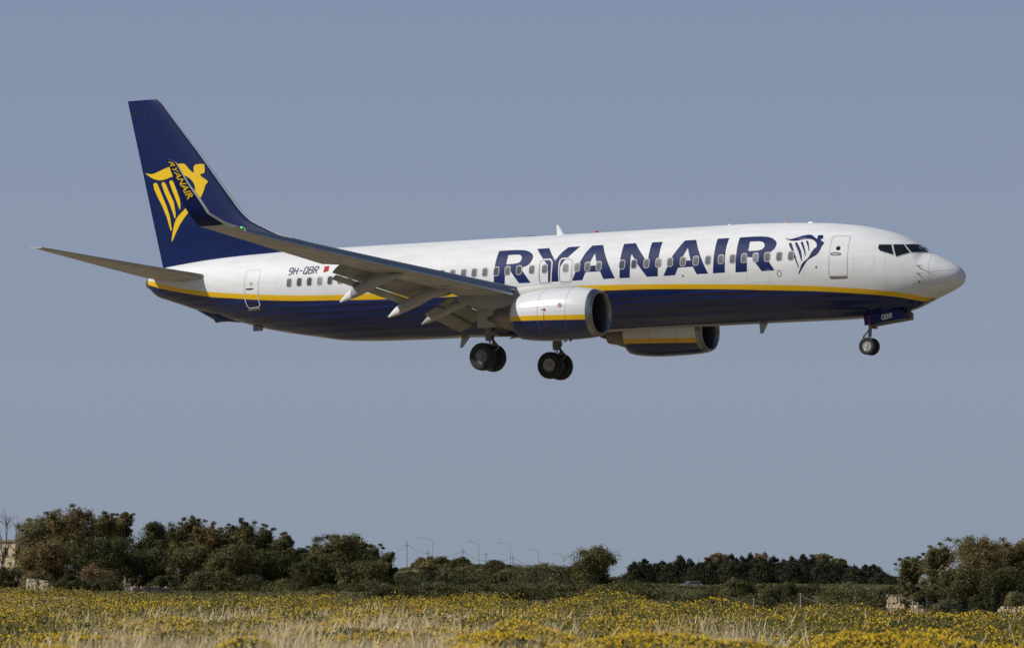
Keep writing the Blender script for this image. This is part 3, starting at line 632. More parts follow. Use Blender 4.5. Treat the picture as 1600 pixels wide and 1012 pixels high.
    if s == 1:
        # lettering running down the outer face of the blade
        L0, L1 = Vector((-24.82, 17.88, 3.53)), Vector((-23.95, 17.50, 2.12)); T0, T1 = Vector((-25.27, 17.9, 3.69)), Vector((-24.70, 17.52, 1.90))
        def pt(u, v):
            a = L0.lerp(L1, u); b = T0.lerp(T1, u); q = a.lerp(b, v); q.y += .075; return q
        o = text_decal('winglet_lettering', 'RYANAIR', [pt(.05, .80), pt(.93, .64), pt(.93, .22), pt(.05, .28)], M_gold, wl, None, bold=.02)
    m = MB(); p = le(16.55)
    m.lathe(A(p.x + .03, (p.y) * s, p.z - .01), (1, 0, 0), [(0, 0), (0, .032), (.03, .028), (.045, 0)], 10); m.build('navigation_light', M_green if s == 1 else M_red, wg)
    return wg
M_fair_g = mat('fairing_grey', (0.36, 0.355, 0.335), 0.45, noise=0.08, nscale=2)
WG = {s: wing(s) for s in (1, -1)}
# ------------------------------------------------------------------ fin and tailplane
FL = [(-28.4, 2.0), (-28.9, 2.02), (-30.2, 2.38), (-31.45, 2.73), (-32.1, 3.02), (-32.85, 3.39), (-33.41, 3.99), (-35.74, 6.49), (-37.81, 8.93), (-38.05, 9.01)]
FTE = lambda z: -37.57 - (z - 1.69) * (39.46 - 37.57) / (8.98 - 1.69)
flz = pchip(np.array([1.2, 1.9, 2.02, 2.38, 2.73, 3.02, 3.39, 3.99, 5.2, 6.49, 7.7, 8.5, 8.90, 9.01]), np.array([-28.0, -28.6, -28.95, -30.2, -31.45, -32.1, -32.88, -33.55, -34.56, -35.63, -36.69, -37.39, -37.74, -37.92]))
def fin_y(x, z):
    l = float(flz(z)); c = l - FTE(z); u = (l - x) / c
    if u <= 0 or u >= 1: return 0.0
    tcx = .10 if z > 3.4 else .10 * (5.0 / max(c, 5.0))
    return c * tcx * af_t(u) * .95
zsf = [1.2, 1.9, 2.02, 2.2, 2.38, 2.55, 2.73, 2.88, 3.02, 3.2, 3.39, 3.7, 3.99, 5, 6.49, 7.8, 8.75, 8.93, 8.99]
secs = []
for z in zsf:
    l = float(flz(z)); T = FTE(z); P = []
    us = [(.5 + .5 * math.cos(math.pi * k / 22)) for k in range(23)]
    up_ = [(l + (T - l) * u, fin_y(l + (T - l) * u, z), z + (0.02 * u if z > 8.95 else 0)) for u in us]
    P = up_ + [(p[0], -p[1], p[2]) for p in up_[-2:0:-1]]
    secs.append([Vector(p) for p in P])
fin = loft('tail_fin', secs, [M_navy, M_led], plane, lambda i, k, n: 1 if (20 <= k <= 23 and zsf[i] > 2.4) else 0, sh=60)
decal('harp_emblem', [(q, None) for q in BK['finharp']], M_gold, fin, fin_y, 0.012, cut=.4, cutx=.3)
ru = lambda z: float(flz(z)) + (FTE(z) - float(flz(z))) * .68
decal('rudder_horn_gap', [(ribbon([(FTE(8.42) + .02, 8.42), (FTE(8.42) + .72, 8.50), (FTE(8.42) + .86, 8.30), (FTE(8.42) + .83, 8.16), (FTE(8.42) + .55, 7.95)], .035), None)], M_black, fin, fin_y, 0.012, cut=.5)
def tailplane(s):
    secs = []
    for y, lx, tx, z, tc in ((.2, -34.15, -37.70, .98, .10), (1.0, -34.72, -37.83, 1.03, .10), (3.0, -36.03, -38.35, 1.30, .095), (5.2, -37.47, -38.93, 1.61, .09), (6.9, -38.56, -39.38, 1.86, .085), (7.17, -38.82, -39.52, 1.90, .095)):
        secs.append([fl(p, s) for p in section((lx, y, z), (tx, y, z + .06), tc, (0, -.12, 1), -.012)])
    o = loft('tailplane', secs, [M_wing, M_slat, M_tip], plane, lambda i, k, n: 2 if (i == 4 and k == n - 1) else (1 if 12 <= k <= 15 else 0))
    loft('root_fairing', [[Vector((x, (y0 + (wd if q else 0) * 1.0) * s, zz)) for q, zz in ((0, zt), (1, zt - .02), (1, zb + .02), (0, zb))] for x, y0, wd, zt, zb in ((-34.6, .9, .10, 1.04, .9), (-35.4, .7, .25, 1.2, .62), (-36.4, .45, .3, 1.2, .62), (-37.4, .3, .28, 1.15, .85))], M_wing, o) if False else None
    return o
for s in (1, -1): tailplane(s)
# tail skid shoe under the rear fuselage
loft('tail_skid', [[Vector((x, .16 * math.cos(a) * k, (zt + zb) / 2 + (zt - zb) / 2 * math.sin(a))) for a in np.linspace(0, 2 * math.pi, 12, endpoint=False)] for x, zt, zb, k in ((-33.5, -.90, -.965, .3), (-34.1, -.70, -.90, 1), (-34.55, -.55, -.90, 1.1), (-34.75, -.50, -.93, 1.1), (-34.85, -.48, -.80, .9), (-35.3, -.36, -.57, .8), (-35.75, -.2, -.34, .4))], M_belly, plane, sh=60)
# ------------------------------------------------------------------ engines
def nac_mat():
    m, t, b = nmat('nacelle_paint')
    tc = t.nodes.new('ShaderNodeTexCoord'); sep = t.nodes.new('ShaderNodeSeparateXYZ'); t.links.new(tc.outputs['Object'], sep.inputs[0])
    # painted band: the stripe height runs slightly downhill towards the inlet
    sl = t.nodes.new('ShaderNodeMath'); sl.operation = 'MULTIPLY_ADD'; sl.inputs[1].default_value = 0.023; t.links.new(sep.outputs['X'], sl.inputs[0]); t.links.new(sep.outputs['Z'], sl.inputs[2])
    ab = t.nodes.new('ShaderNodeMath'); ab.operation = 'ABSOLUTE'; t.links.new(sep.outputs['Y'], ab.inputs[0])
    ib = t.nodes.new('ShaderNodeMath'); ib.operation = 'LESS_THAN'; ib.inputs[1].default_value = 4.83; t.links.new(ab.outputs[0], ib.inputs[0])   # the band sits lower on the inboard side
    sh_ = t.nodes.new('ShaderNodeMath'); sh_.operation = 'MULTIPLY_ADD'; sh_.inputs[1].default_value = .25; t.links.new(ib.outputs[0], sh_.inputs[0]); t.links.new(sl.outputs[0], sh_.inputs[2]); sl = sh_
    def gt(v):
        g = t.nodes.new('ShaderNodeMath'); g.operation = 'GREATER_THAN'; g.inputs[1].default_value = v; t.links.new(sl.outputs[0], g.inputs[0]); return g.outputs[0]
    z0 = 3.7 + .023 * 1.5
    m1 = t.nodes.new('ShaderNodeMix'); m1.data_type = 'RGBA'; m1.inputs[6].default_value = (0.0032, .0145, .098, 1); m1.inputs[7].default_value = (*YELC, 1); t.links.new(gt(z0 - 2.015), m1.inputs[0])
    m2 = t.nodes.new('ShaderNodeMix'); m2.data_type = 'RGBA'; m2.inputs[7].default_value = (*WHC, 1); t.links.new(m1.outputs[2], m2.inputs[6]); t.links.new(gt(z0 - 1.82), m2.inputs[0])
    n = t.nodes.new('ShaderNodeTexNoise'); n.inputs['Scale'].default_value = 1.6; n.inputs['Detail'].default_value = 6; t.links.new(tc.outputs['Object'], n.inputs[0])
    m3 = t.nodes.new('ShaderNodeMix'); m3.data_type = 'RGBA'; m3.blend_type = 'MULTIPLY'; m3.inputs[0].default_value = .12; t.links.new(m2.outputs[2], m3.inputs[6]); t.links.new(n.outputs['Fac'], m3.inputs[7])
    t.links.new(m3.outputs[2], b.inputs['Base Color']); b.inputs['Roughness'].default_value = .25; b.inputs['Coat Weight'].default_value = .4; b.inputs['Coat Roughness'].default_value = .06
    wv = t.nodes.new('ShaderNodeTexWave'); wv.wave_type = 'BANDS'; wv.bands_direction = 'Z'; wv.inputs['Scale'].default_value = 1.6; wv.inputs['Distortion'].default_value = 1; mp2 = t.nodes.new('ShaderNodeMapping'); mp2.inputs['Scale'].default_value = (0.1, .5, 1)
    t.links.new(tc.outputs['Object'], mp2.inputs[0]); t.links.new(mp2.outputs[0], wv.inputs[0])
    bp = t.nodes.new('ShaderNodeBump'); bp.inputs['Distance'].default_value = .002; t.links.new(wv.outputs['Fac'], bp.inputs['Height']); t.links.new(bp.outputs[0], b.inputs['Normal'])
    return m
M_dred = mat('dark_red_marking', (.32, .02, .03), .6); M_nac = nac_mat(); M_seam = mat('cowl_seam_grey', (.22, .22, .23), .5)
def engine(s):
    yc = 4.83 * s; N = 48
    def ring(x, zc, r, flat=0.0):
        P = []
        for k in range(N):
            a = 2 * math.pi * k / N; sx = math.sin(a); cz = math.cos(a)
            rz = r
            P.append(A(x, yc + r * (1 + .02 * flat) * math.copysign(abs(sx) ** (1 - .12 * flat), sx), zc + rz * cz))
        return P
    def shell(name, rs, m, par, cap=False):
        V = []; F = []
        for r in rs: V += ring(*r)
        for i in range(len(rs) - 1):
            for k in range(N): F.append((i * N + k, i * N + (k + 1) % N, (i + 1) * N + (k + 1) % N, (i + 1) * N + k))
        if cap: F.append(tuple(range((len(rs) - 1) * N, len(rs) * N)))
        return mesh_obj(name, V, F, m, par, None, True, False)
    e = shell('engine_nacelle', [(-13.66, -1.722, .945, 1), (-13.9, -1.715, .985, 1), (-14.3, -1.708, 1.02, 1), (-14.8, -1.71, 1.035, 1), (-15.5, -1.73, 1.03, 1), (-16.1, -1.745, 1.0, .9), (-16.6, -1.755, .95, .7), (-16.9, -1.76, .895, .4), (-17.1, -1.765, .835, .1), (-17.09, -1.765, .81, 0), (-16.7, -1.765, .78, 0)], M_nac, plane)
    shell('inlet_lip', [(-14.25, -1.73, .70, 0), (-13.9, -1.735, .715, .3), (-13.6, -1.74, .74, .6), (-13.45, -1.74, .775, .8), (-13.39, -1.74, .82, 1), (-13.42, -1.735, .862, 1), (-13.50, -1.73, .90, 1), (-13.58, -1.726, .925, 1), (-13.66, -1.722, .947, 1)], M_lip, e)
    shell('inlet_duct', [(-14.24, -1.73, .699, 0), (-14.5, -1.72, .72, 0), (-14.95, -1.71, .76, 0)], M_black, e)
    m = MB(); c = A(-14.72, yc, -1.715)
    m.lathe(c, (1, 0, 0), [(0, .75), (.0, .24), (.05, .235), (.25, .14), (.36, .0)], 32, 1)
    for k in range(24):
        a = 2 * math.pi * k / 24; d = Vector((0, math.sin(a), math.cos(a))); q = Vector((0, math.cos(a), -math.sin(a))); P0 = Vector(c)
        v = [P0 + d * .24 + q * .03 + Vector((.03, 0, 0)), P0 + d * .24 - q * .03 + Vector((.10, 0, 0)), P0 + d * .745 - q * .10 + Vector((.04, 0, 0)), P0 + d * .745 + q * .10 + Vector((.13, 0, 0))]
        m.add(v, [(0, 1, 2, 3)], 0)
    m.build('fan', [M_fan, M_black], e, fix=False, sh=0)
    shell('core_cowl', [(-16.7, -1.765, .70, 0), (-17.12, -1.765, .66, 0), (-17.4, -1.765, .56, 0), (-17.8, -1.77, .43, 0), (-18.15, -1.775, .36, 0), (-18.13, -1.775, .33, 0), (-17.8, -1.775, .32, 0)], M_nozz, e)
    shell('exhaust_plug', [(-17.8, -1.775, .26, 0), (-18.2, -1.775, .2, 0), (-18.55, -1.78, .08, 0), (-18.65, -1.78, .01, 0)], M_core, e, True)
    # cowl seams
    for x, r, z in ((-14.5, 1.026, -1.708), (-15.75, 1.021, -1.736)):
        shell('cowl_seam', [(x, z, r + .004, 1), (x - .010, z, r + .004, 1)], M_seam, e)
    # latches, handling marks and chine on the inboard side
    def onnac(x, z): return 4.83 + 1.035 * 1.02 * max(.01, 1 - ((z + 1.715) / 1.035) ** 2) ** .44
    if s == 1:
        decal('engine_marking', [(circ(-14.75, -1.44, .085, 20), circ(-14.75, -1.44, .06, 20)), (ribbon([(-14.80, -1.39), (-14.70, -1.49)], .03), None), (circ(-15.42, -1.60, .05, 12), None), (ribbon([(-15.55, -1.60), (-15.44, -1.6)], .03), None), (ribbon([(-15.46, -1.68), (-15.46, -2.1), (-15.36, -2.35), (-15.2, -2.5)], .016), None)], M_dred, e, onnac, .015, cut=.06, cutx=.06)
    ss = [[Vector((x, (4.83 - .80) * s - s * hgt * .75 * q + .012 * d, -1.05 + hgt * .65 * q)) for q, d in ((0, -1), (1, -1), (1, 1), (0, 1))] for x, hgt in ((-14.1, .08), (-14.5, .34), (-15.1, .40), (-15.2, .1))]
    loft('nacelle_chine', ss, M_fair, e)
    # pylon
    ss = []
    for x, zt, zb, hw in ((-13.95, -.80, -.9, .02), (-14.6, -.60, -1.0, .13), (-15.4, -.50, -1.1, .19), (-16.3, -.50, -1.2, .2), (-17.2, -.56, -1.35, .2), (-18.3, -.72, -1.40, .18), (-19.3, -.80, -1.25, .1), (-20.0, -.85, -1.0, .03)):
        ss.append([Vector((x, yc + hw * a, zz)) for a, zz in ((-.6, zt), (.6, zt), (1, zt - .12), (1, zb), (-1, zb), (-1, zt - .12))])
    loft('pylon', ss, M_fair_g, e)
    if s == 1: m = MB(); m.tube(A(-14.75, yc, -2.70), A(-14.83, yc, -2.80), .045, .03, 8); m.build('drain_mast', M_black, e)
    return e
for s in (1, -1): engine(s)
# ------------------------------------------------------------------ landing gear
def wheel(name, c, r, wd, rimr, cap, rim_m, side):
    m = MB(); h = wd / 2
    m.lathe(A(*c), (0, 1, 0), [(-h * .62, rimr), (-h * .85, rimr + .02), (-h, r * .80), (-h * .88, r * .92), (-h * .55, r * .99), (-h * .2, r), (h * .2, r), (h * .55, r * .99), (h * .88, r * .92), (h, r * .80), (h * .85, rimr + .02), (h * .62, rimr)], 40)
    for g in (-.3, 0, .3): m.lathe(A(*c), (0, 1, 0), [(h * g - .012, r * 1.0015), (h * g + .012, r * 1.0015)], 40, 1)
    o = m.build(name, [M_rub, M_black], plane)
    m = MB(); sd = -side                                  # visible face towards starboard (local -y)
    if cap: m.lathe(A(*c), (0, sd, 0), [(h * .5, 0), (h * .78, .03), (h * .72, rimr * .45), (h * .62, rimr * .9), (h * .72, rimr), (h * .6, rimr * 1.02), (-h * .6, rimr * 1.0), (-h * .6, 0)], 32)
    else:
        m.lathe(A(*c), (0, sd, 0), [(h * .85, 0), (h * .85, rimr * .2), (h * .55, rimr * .36), (h * .2, rimr * .45), (h * .12, rimr * .75), (h * .55, rimr * .9), (h * .72, rimr * .98), (h * .6, rimr * 1.02), (-h * .6, rimr), (-h * .6, 0)], 32)
        for k in range(9):
            a = 2 * math.pi * k / 9; d = Vector((math.cos(a), 0, math.sin(a))); p = Vector(A(*c)) + Vector((0, sd * h * .3, 0))
            m.tube(p + d * rimr * .28, p + d * rimr * .93, .035 * rimr / .29, .035 * rimr / .29, 6)
    m.build('wheel_rim', rim_m, o)
    return o
for s in (1, -1):
    for q in (1, -1):
        outer = (s * q) if False else q
        wheel('main_wheel', (-19.68, s * 2.86 + q * .43, -3.14), .565, .40, .285, s == 1 and q == 1, M_hub if s == 1 else M_rim, 1)
    m = MB(); x, y = -19.6, s * 2.86
    m.tube(A(x, y, -.9), A(x - .05, y, -2.35), .155, .15, 16); m.tube(A(x - .05, y, -2.35), A(x - .06, y, -3.1), .095, .095, 14, 1)
    m.tube(A(x - .06, y - .66, -3.14), A(x - .06, y + .66, -3.14), .07, .07, 12); m.tube(A(x, y, -2.33), A(x - .01, y, -2.47), .175, .175, 16)
    for k in range(5): m.tube(A(x + .2, y + .05, -1.6 - .22 * k), A(x + .16, y + .03, -1.75 - .22 * k), .03, .03, 6, 2)
    m.tube(A(x + .17, y + .05, -1.3), A(x + .17, y + .03, -2.9), .025, .025, 8, 2); m.tube(A(x + .12, y - .1, -1.4), A(x + .12, y - .12, -2.8), .018, .018, 8, 2)
    m.box(A(x + .14, y, -2.2), (.14, .16, .2), 0); m.box(A(x + .18, y, -2.62), (.12, .14, .12), 0)
    st_ = m.build('main_gear_strut', [M_strut, M_chrome, M_black], plane)
    m = MB(); m.tube(A(x + .1, y, -2.4), A(x + .42, y, -2.72), .05, .04, 8); m.tube(A(x + .42, y, -2.72), A(x + .02, y, -3.1), .04, .05, 8); m.build('torque_link', M_strut, st_)
    m = MB(); m.tube(A(x, y, -1.75), A(x + .05, s * 1.2, -1.3), .08, .07, 10); m.tube(A(x + .05, s * 1.9, -1.52), A(x - .35, s * 1.6, -1.1), .04, .04, 8); m.tube(A(x - .1, y, -1.5), A(x - 1.0, y - s * .3, -1.1), .05, .05, 8); m.build('side_brace', M_strut, st_)
    dr = [[Vector((x + a, s * (yy), z)) for a in (.38, -.42)] + [Vector((x + a, s * (yy + .035), z)) for a in (-.42, .38)] for yy, z in ((3.22, -.98), (3.20, -1.4), (3.12, -1.82), (3.06, -1.95))]
    loft('gear_door', dr, M_fair_g, st_)
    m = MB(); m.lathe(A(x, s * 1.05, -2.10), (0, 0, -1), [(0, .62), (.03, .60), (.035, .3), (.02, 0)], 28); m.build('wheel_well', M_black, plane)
for q in (.2, -.2): wheel('nose_wheel', (-4.06, q, -3.09), .343, .20, .195, False, M_silver if q > 0 else M_rim, 1)
m = MB(); m.tube(A(-3.98, 0, -1.75), A(-4.04, 0, -2.72), .075, .07, 14); m.tube(A(-4.04, 0, -2.72), A(-4.06, 0, -3.09), .045, .045, 12, 1); m.tube(A(-4.06, -.28, -3.09), A(-4.06, .28, -3.09), .045, .045, 10)
m.box(A(-3.93, 0, -2.32), (.14, .3, .14)); m.box(A(-3.78, 0, -2.36), (.10, .16, .10))
ns = m.build('nose_gear_strut', [M_strut, M_chrome], plane)
m = MB(); m.tube(A(-4.05, 0, -2.42), A(-4.32, 0, -2.72), .03, .03, 8); m.tube(A(-4.32, 0, -2.72), A(-4.12, 0, -3.02), .03, .03, 8); m.build('torque_link', M_strut, ns)
m = MB(); m.tube(A(-3.95, 0, -2.25), A(-3.0, 0, -1.9), .045, .045, 8); m.build('drag_brace', M_strut, ns)
for s in (1, -1):
    loop = [(-4.09, -1.93), (-4.06, -2.30), (-2.36, -2.085), (-2.38, -1.82), (-2.53, -1.72)]
    dr = [[Vector((x, s * (.46 + yo_ - .16 * (-z - 1.9)), z)) for x, z in loop] for yo_ in (0, .035)]
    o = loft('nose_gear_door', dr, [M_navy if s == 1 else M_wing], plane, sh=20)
    if s == 1:
        yy = lambda x, z: .46 + .035 - .16 * (-z - 1.9)
        strokes('door_lettering', 'QBR', [(-3.31, -2.10), (-2.89, -2.045), (-2.875, -1.865), (-3.295, -1.92)], .032, M_tip, o, yy, .006)
        decal('door_stripe', [([(-3.88, -1.93), (-3.84, -1.93), (-3.83, -2.26), (-3.87, -2.265)], None)], M_red, o, yy, .006, cut=.5)
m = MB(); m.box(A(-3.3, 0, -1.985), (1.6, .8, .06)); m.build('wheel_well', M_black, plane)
# ------------------------------------------------------------------ aerials and lights
def blade(name, x0, zb, h, chord, rake, m_, taper=.5, y=0):
    sgn = 1 if h > 0 else -1
    ss = [[Vector((p.x, y + p.y, z)) for p in [Vector((xx, t_, 0)) for xx, t_ in ((x, 0), (x - c * .3, .025), (x - c, 0), (x - c * .3, -.025))]] for x, z, c in ((x0, zb, chord), (x0 - rake, zb + h, chord * taper))]
    return loft(name, ss, m_, plane, sh=20)
blade('antenna_blade', -17.68, 1.98, .45, .36, .26, M_tip, .35)
blade('antenna_blade', -8.45, -1.98, -.42, .40, .22, M_fair_g, .35); blade('antenna_blade', -22.15, -2.03, -.42, .42, .35, M_fair_g, .35)
blade('antenna_blade', -6.5 - 10.9, -2.1, -.3, .3, .2, M_fair_g, .4)
def dome(name, x, z, l, h, m_, wd=.5):
    m = MB(); V = []; n = 12; R = 5
    for i in range(R + 1):
        a = math.pi / 2 * i / R
        for k in range(n * 2): t_ = math.pi * k / n; V.append(A(x + l / 2 * math.cos(t_) * math.cos(a), l * wd * math.sin(t_) * math.cos(a) * .5, z + h * math.sin(a)))
    F = [(i * 2 * n + k, i * 2 * n + (k + 1) % (2 * n), (i + 1) * 2 * n + (k + 1) % (2 * n), (i + 1) * 2 * n + k) for i in range(R) for k in range(2 * n)]
    m.add(V, F); return m.build(name, m_, plane)
dome('antenna_dome', -19.3, 1.985, .85, .075, M_sill); dome('beacon_light', -16.2, 1.99, .22, .11, M_red); dome('antenna_dome', -10.15, 2.0, .16, .06, M_tip); dome('antenna_dome', -7.65, 1.955, .08, .11, M_orange); dome('antenna_dome', -6.55, 1.90, .3, .08, M_tip)
# aft service hatch row and drain mast
blade('drain_mast', -32.2, -1.12, -.26, .55, .05, M_nozz, .9, .2)
# ------------------------------------------------------------------ ground
FPX = 6243.0
def px_x(px, Y): return (px - 800) / FPX * Y            # bearing (as read along the field edge) to metres at a distance
def px_z(py, Y): return CAM_H - (py - 900) / FPX * Y
def ss(a, b, v): r = np.clip((np.asarray(v, float) - a) / (b - a), 0, 1); return r * r * (3 - 2 * r)
def hill(X, Y):
    Y = np.asarray(Y, float); u = np.asarray(X, float) / np.maximum(Y, 1.0) * FPX + 800
    bump = np.exp(-((u - 745) / 165.0) ** 4); low = .3 * np.exp(-((u - 200) / 330.0) ** 4)
    dip = ss(1020, 1250, u) * ss(120, 250, Y) * (1 - ss(380, 620, Y))
    return ss(520, 1000, Y) * (4.2 * bump + 4.0 * low) - 1.6 * dip
gx = np.concatenate([-np.geomspace(6000, 90, 16), np.linspace(-80, 80, 81), np.geomspace(90, 6000, 16)])
gy = np.concatenate([[-3000, -800, -200, -50], np.linspace(0, 300, 50), np.linspace(312, 1100, 64), np.geomspace(1150, 9000, 16)])
V = []; F = []
for y in gy:
    for x in gx: V.append((x, y, float(hill(x, y)) + (0.05 * math.sin(x * .31 + y * .13) if 0 < y < 400 else 0)))
nx = len(gx)
for j in range(len(gy) - 1):
    for i in range(nx - 1): F.append((j * nx + i, j * nx + i + 1, (j + 1) * nx + i + 1, (j + 1) * nx + i))
def ground_mat():
    m, t, b = nmat('dry_field')
    tc = t.nodes.new('ShaderNodeTexCoord')
    def nz(s, d): n = t.nodes.new('ShaderNodeTexNoise'); n.inputs['Scale'].default_value = s; n.inputs['Detail'].default_value = d; t.links.new(tc.outputs['Object'], n.inputs[0]); return n
    n1 = nz(.03, 5); n2 = nz(1.3, 6)
    r1 = t.nodes.new('ShaderNodeValToRGB'); e = r1.color_ramp.elements
    e[0].position = .35; e[0].color = (.15, .128, .07, 1); e[1].position = .65; e[1].color = (.35, .275, .165, 1)
    t.links.new(n1.outputs['Fac'], r1.inputs[0])
    mx = t.nodes.new('ShaderNodeMix'); mx.data_type = 'RGBA'; mx.blend_type = 'MULTIPLY'; mx.inputs[0].default_value = .7
    t.links.new(r1.outputs[0], mx.inputs[6]); t.links.new(n2.outputs['Color'], mx.inputs[7])
    hs = t.nodes.new('ShaderNodeHueSaturation'); hs.inputs['Value'].default_value = 1.6; hs.inputs['Saturation'].default_value = .9; t.links.new(mx.outputs[2], hs.inputs['Color'])
    t.links.new(hs.outputs[0], b.inputs['Base Color']); b.inputs['Roughness'].default_value = .95; b.inputs['Specular IOR Level'].default_value = .1
    return m
M_ground = ground_mat()
tag(mesh_obj('ground', V, F, M_ground, None, None, True), kind='structure')
# ------------------------------------------------------------------ plant materials
def leafmat(name, col, var=.35, sc=.8, trans=.25):
    m, t, b = nmat(name)
    tc = t.nodes.new('ShaderNodeTexCoord'); n = t.nodes.new('ShaderNodeTexNoise'); n.inputs['Scale'].default_value = sc; n.inputs['Detail'].default_value = 3; t.links.new(tc.outputs['Object'], n.inputs[0])
    r = t.nodes.new('ShaderNodeValToRGB'); r.color_ramp.elements[0].position = .3; r.color_ramp.elements[1].position = .7
    r.color_ramp.elements[0].color = (*[c * (1 - var) for c in col], 1); r.color_ramp.elements[1].color = (*[c * (1 + var) for c in col], 1)
    t.links.new(n.outputs['Fac'], r.inputs[0]); t.links.new(r.outputs[0], b.inputs['Base Color'])
    b.inputs['Roughness'].default_value = .7; b.inputs['Specular IOR Level'].default_value = .2
    tr = t.nodes.new('ShaderNodeBsdfTranslucent'); t.links.new(r.outputs[0], tr.inputs[0]); mx = t.nodes.new('ShaderNodeMixShader'); mx.inputs[0].default_value = trans
    t.links.new(b.outputs[0], mx.inputs[1]); t.links.new(tr.outputs[0], mx.inputs[2]); t.links.new(mx.outputs[0], t.nodes['Material Output'].inputs[0]); return m
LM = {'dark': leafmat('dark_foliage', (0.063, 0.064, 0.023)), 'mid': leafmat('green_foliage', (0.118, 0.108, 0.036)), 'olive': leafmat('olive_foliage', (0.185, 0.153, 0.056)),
      'brown': leafmat('brown_foliage', (0.230, 0.153, 0.069)), 'grey': leafmat('grey_green_foliage', (0.168, 0.158, 0.082)), 'pine': leafmat('pine_foliage', (0.034, 0.041, 0.022)), 'twig': leafmat('dry_twigs', (0.151, 0.110, 0.069), trans=0)}
M_bark = mat('bark', (.12, .095, .07), .9, spec=.2, noise=.3, nscale=3)
M_bark_pale = mat('pale_bark', (.22, .19, .155), .85, spec=.2, noise=.25, nscale=3)
def leaves(C, size, rng, out=None, asp=1.6, flat=0.0):
    """random small faces around points C (n,3) -> verts (n*4,3)"""
    n = len(C); N = rng.normal(size=(n, 3))
    if out is not None: N = N * .6 + out * 1.3
    N /= np.linalg.norm(N, axis=1)[:, None] + 1e-9
    T = rng.normal(size=(n, 3)); T -= (T * N).sum(1)[:, None] * N; T /= np.linalg.norm(T, axis=1)[:, None] + 1e-9
    B = np.cross(N, T); s = (size * rng.uniform(.6, 1.4, n))[:, None]
    return np.stack([C - T * s * asp * .5, C + B * s * .5, C + T * s * asp * .5, C - B * s * .5], 1).reshape(-1, 3)
def quad_obj(name, V, mats, parent, fm, ngon=4):
    n = len(V) // ngon; me = bpy.data.meshes.new(name)
    me.vertices.add(len(V)); me.vertices.foreach_set('co', np.ascontiguousarray(V, dtype=np.float32).ravel())
    me.loops.add(len(V)); me.loops.foreach_set('vertex_index', np.arange(len(V), dtype=np.int32))
    me.polygons.add(n); me.polygons.foreach_set('loop_start', np.arange(0, len(V), ngon, dtype=np.int32))
    for m in mats: me.materials.append(m)
    me.polygons.foreach_set('material_index', np.asarray(fm, dtype=np.int32)); me.update(calc_edges=True); me.validate()
    o = bpy.data.objects.new(name, me); COL.objects.link(o); o.parent = parent; return o
def limb(m, a, b, r0, r1, rng, k=3, wob=.06):
    a, b = np.array(a, float), np.array(b, float); P = [a + (b - a) * t for t in np.linspace(0, 1, k + 1)]; L = np.linalg.norm(b - a)
    for i in range(1, k): P[i] = P[i] + rng.normal(size=3) * L * wob
    R_ = np.linspace(r0, r1, k + 1)
    for i in range(k): m.tube(P[i], P[i + 1], R_[i], R_[i + 1], 6, cap=False)
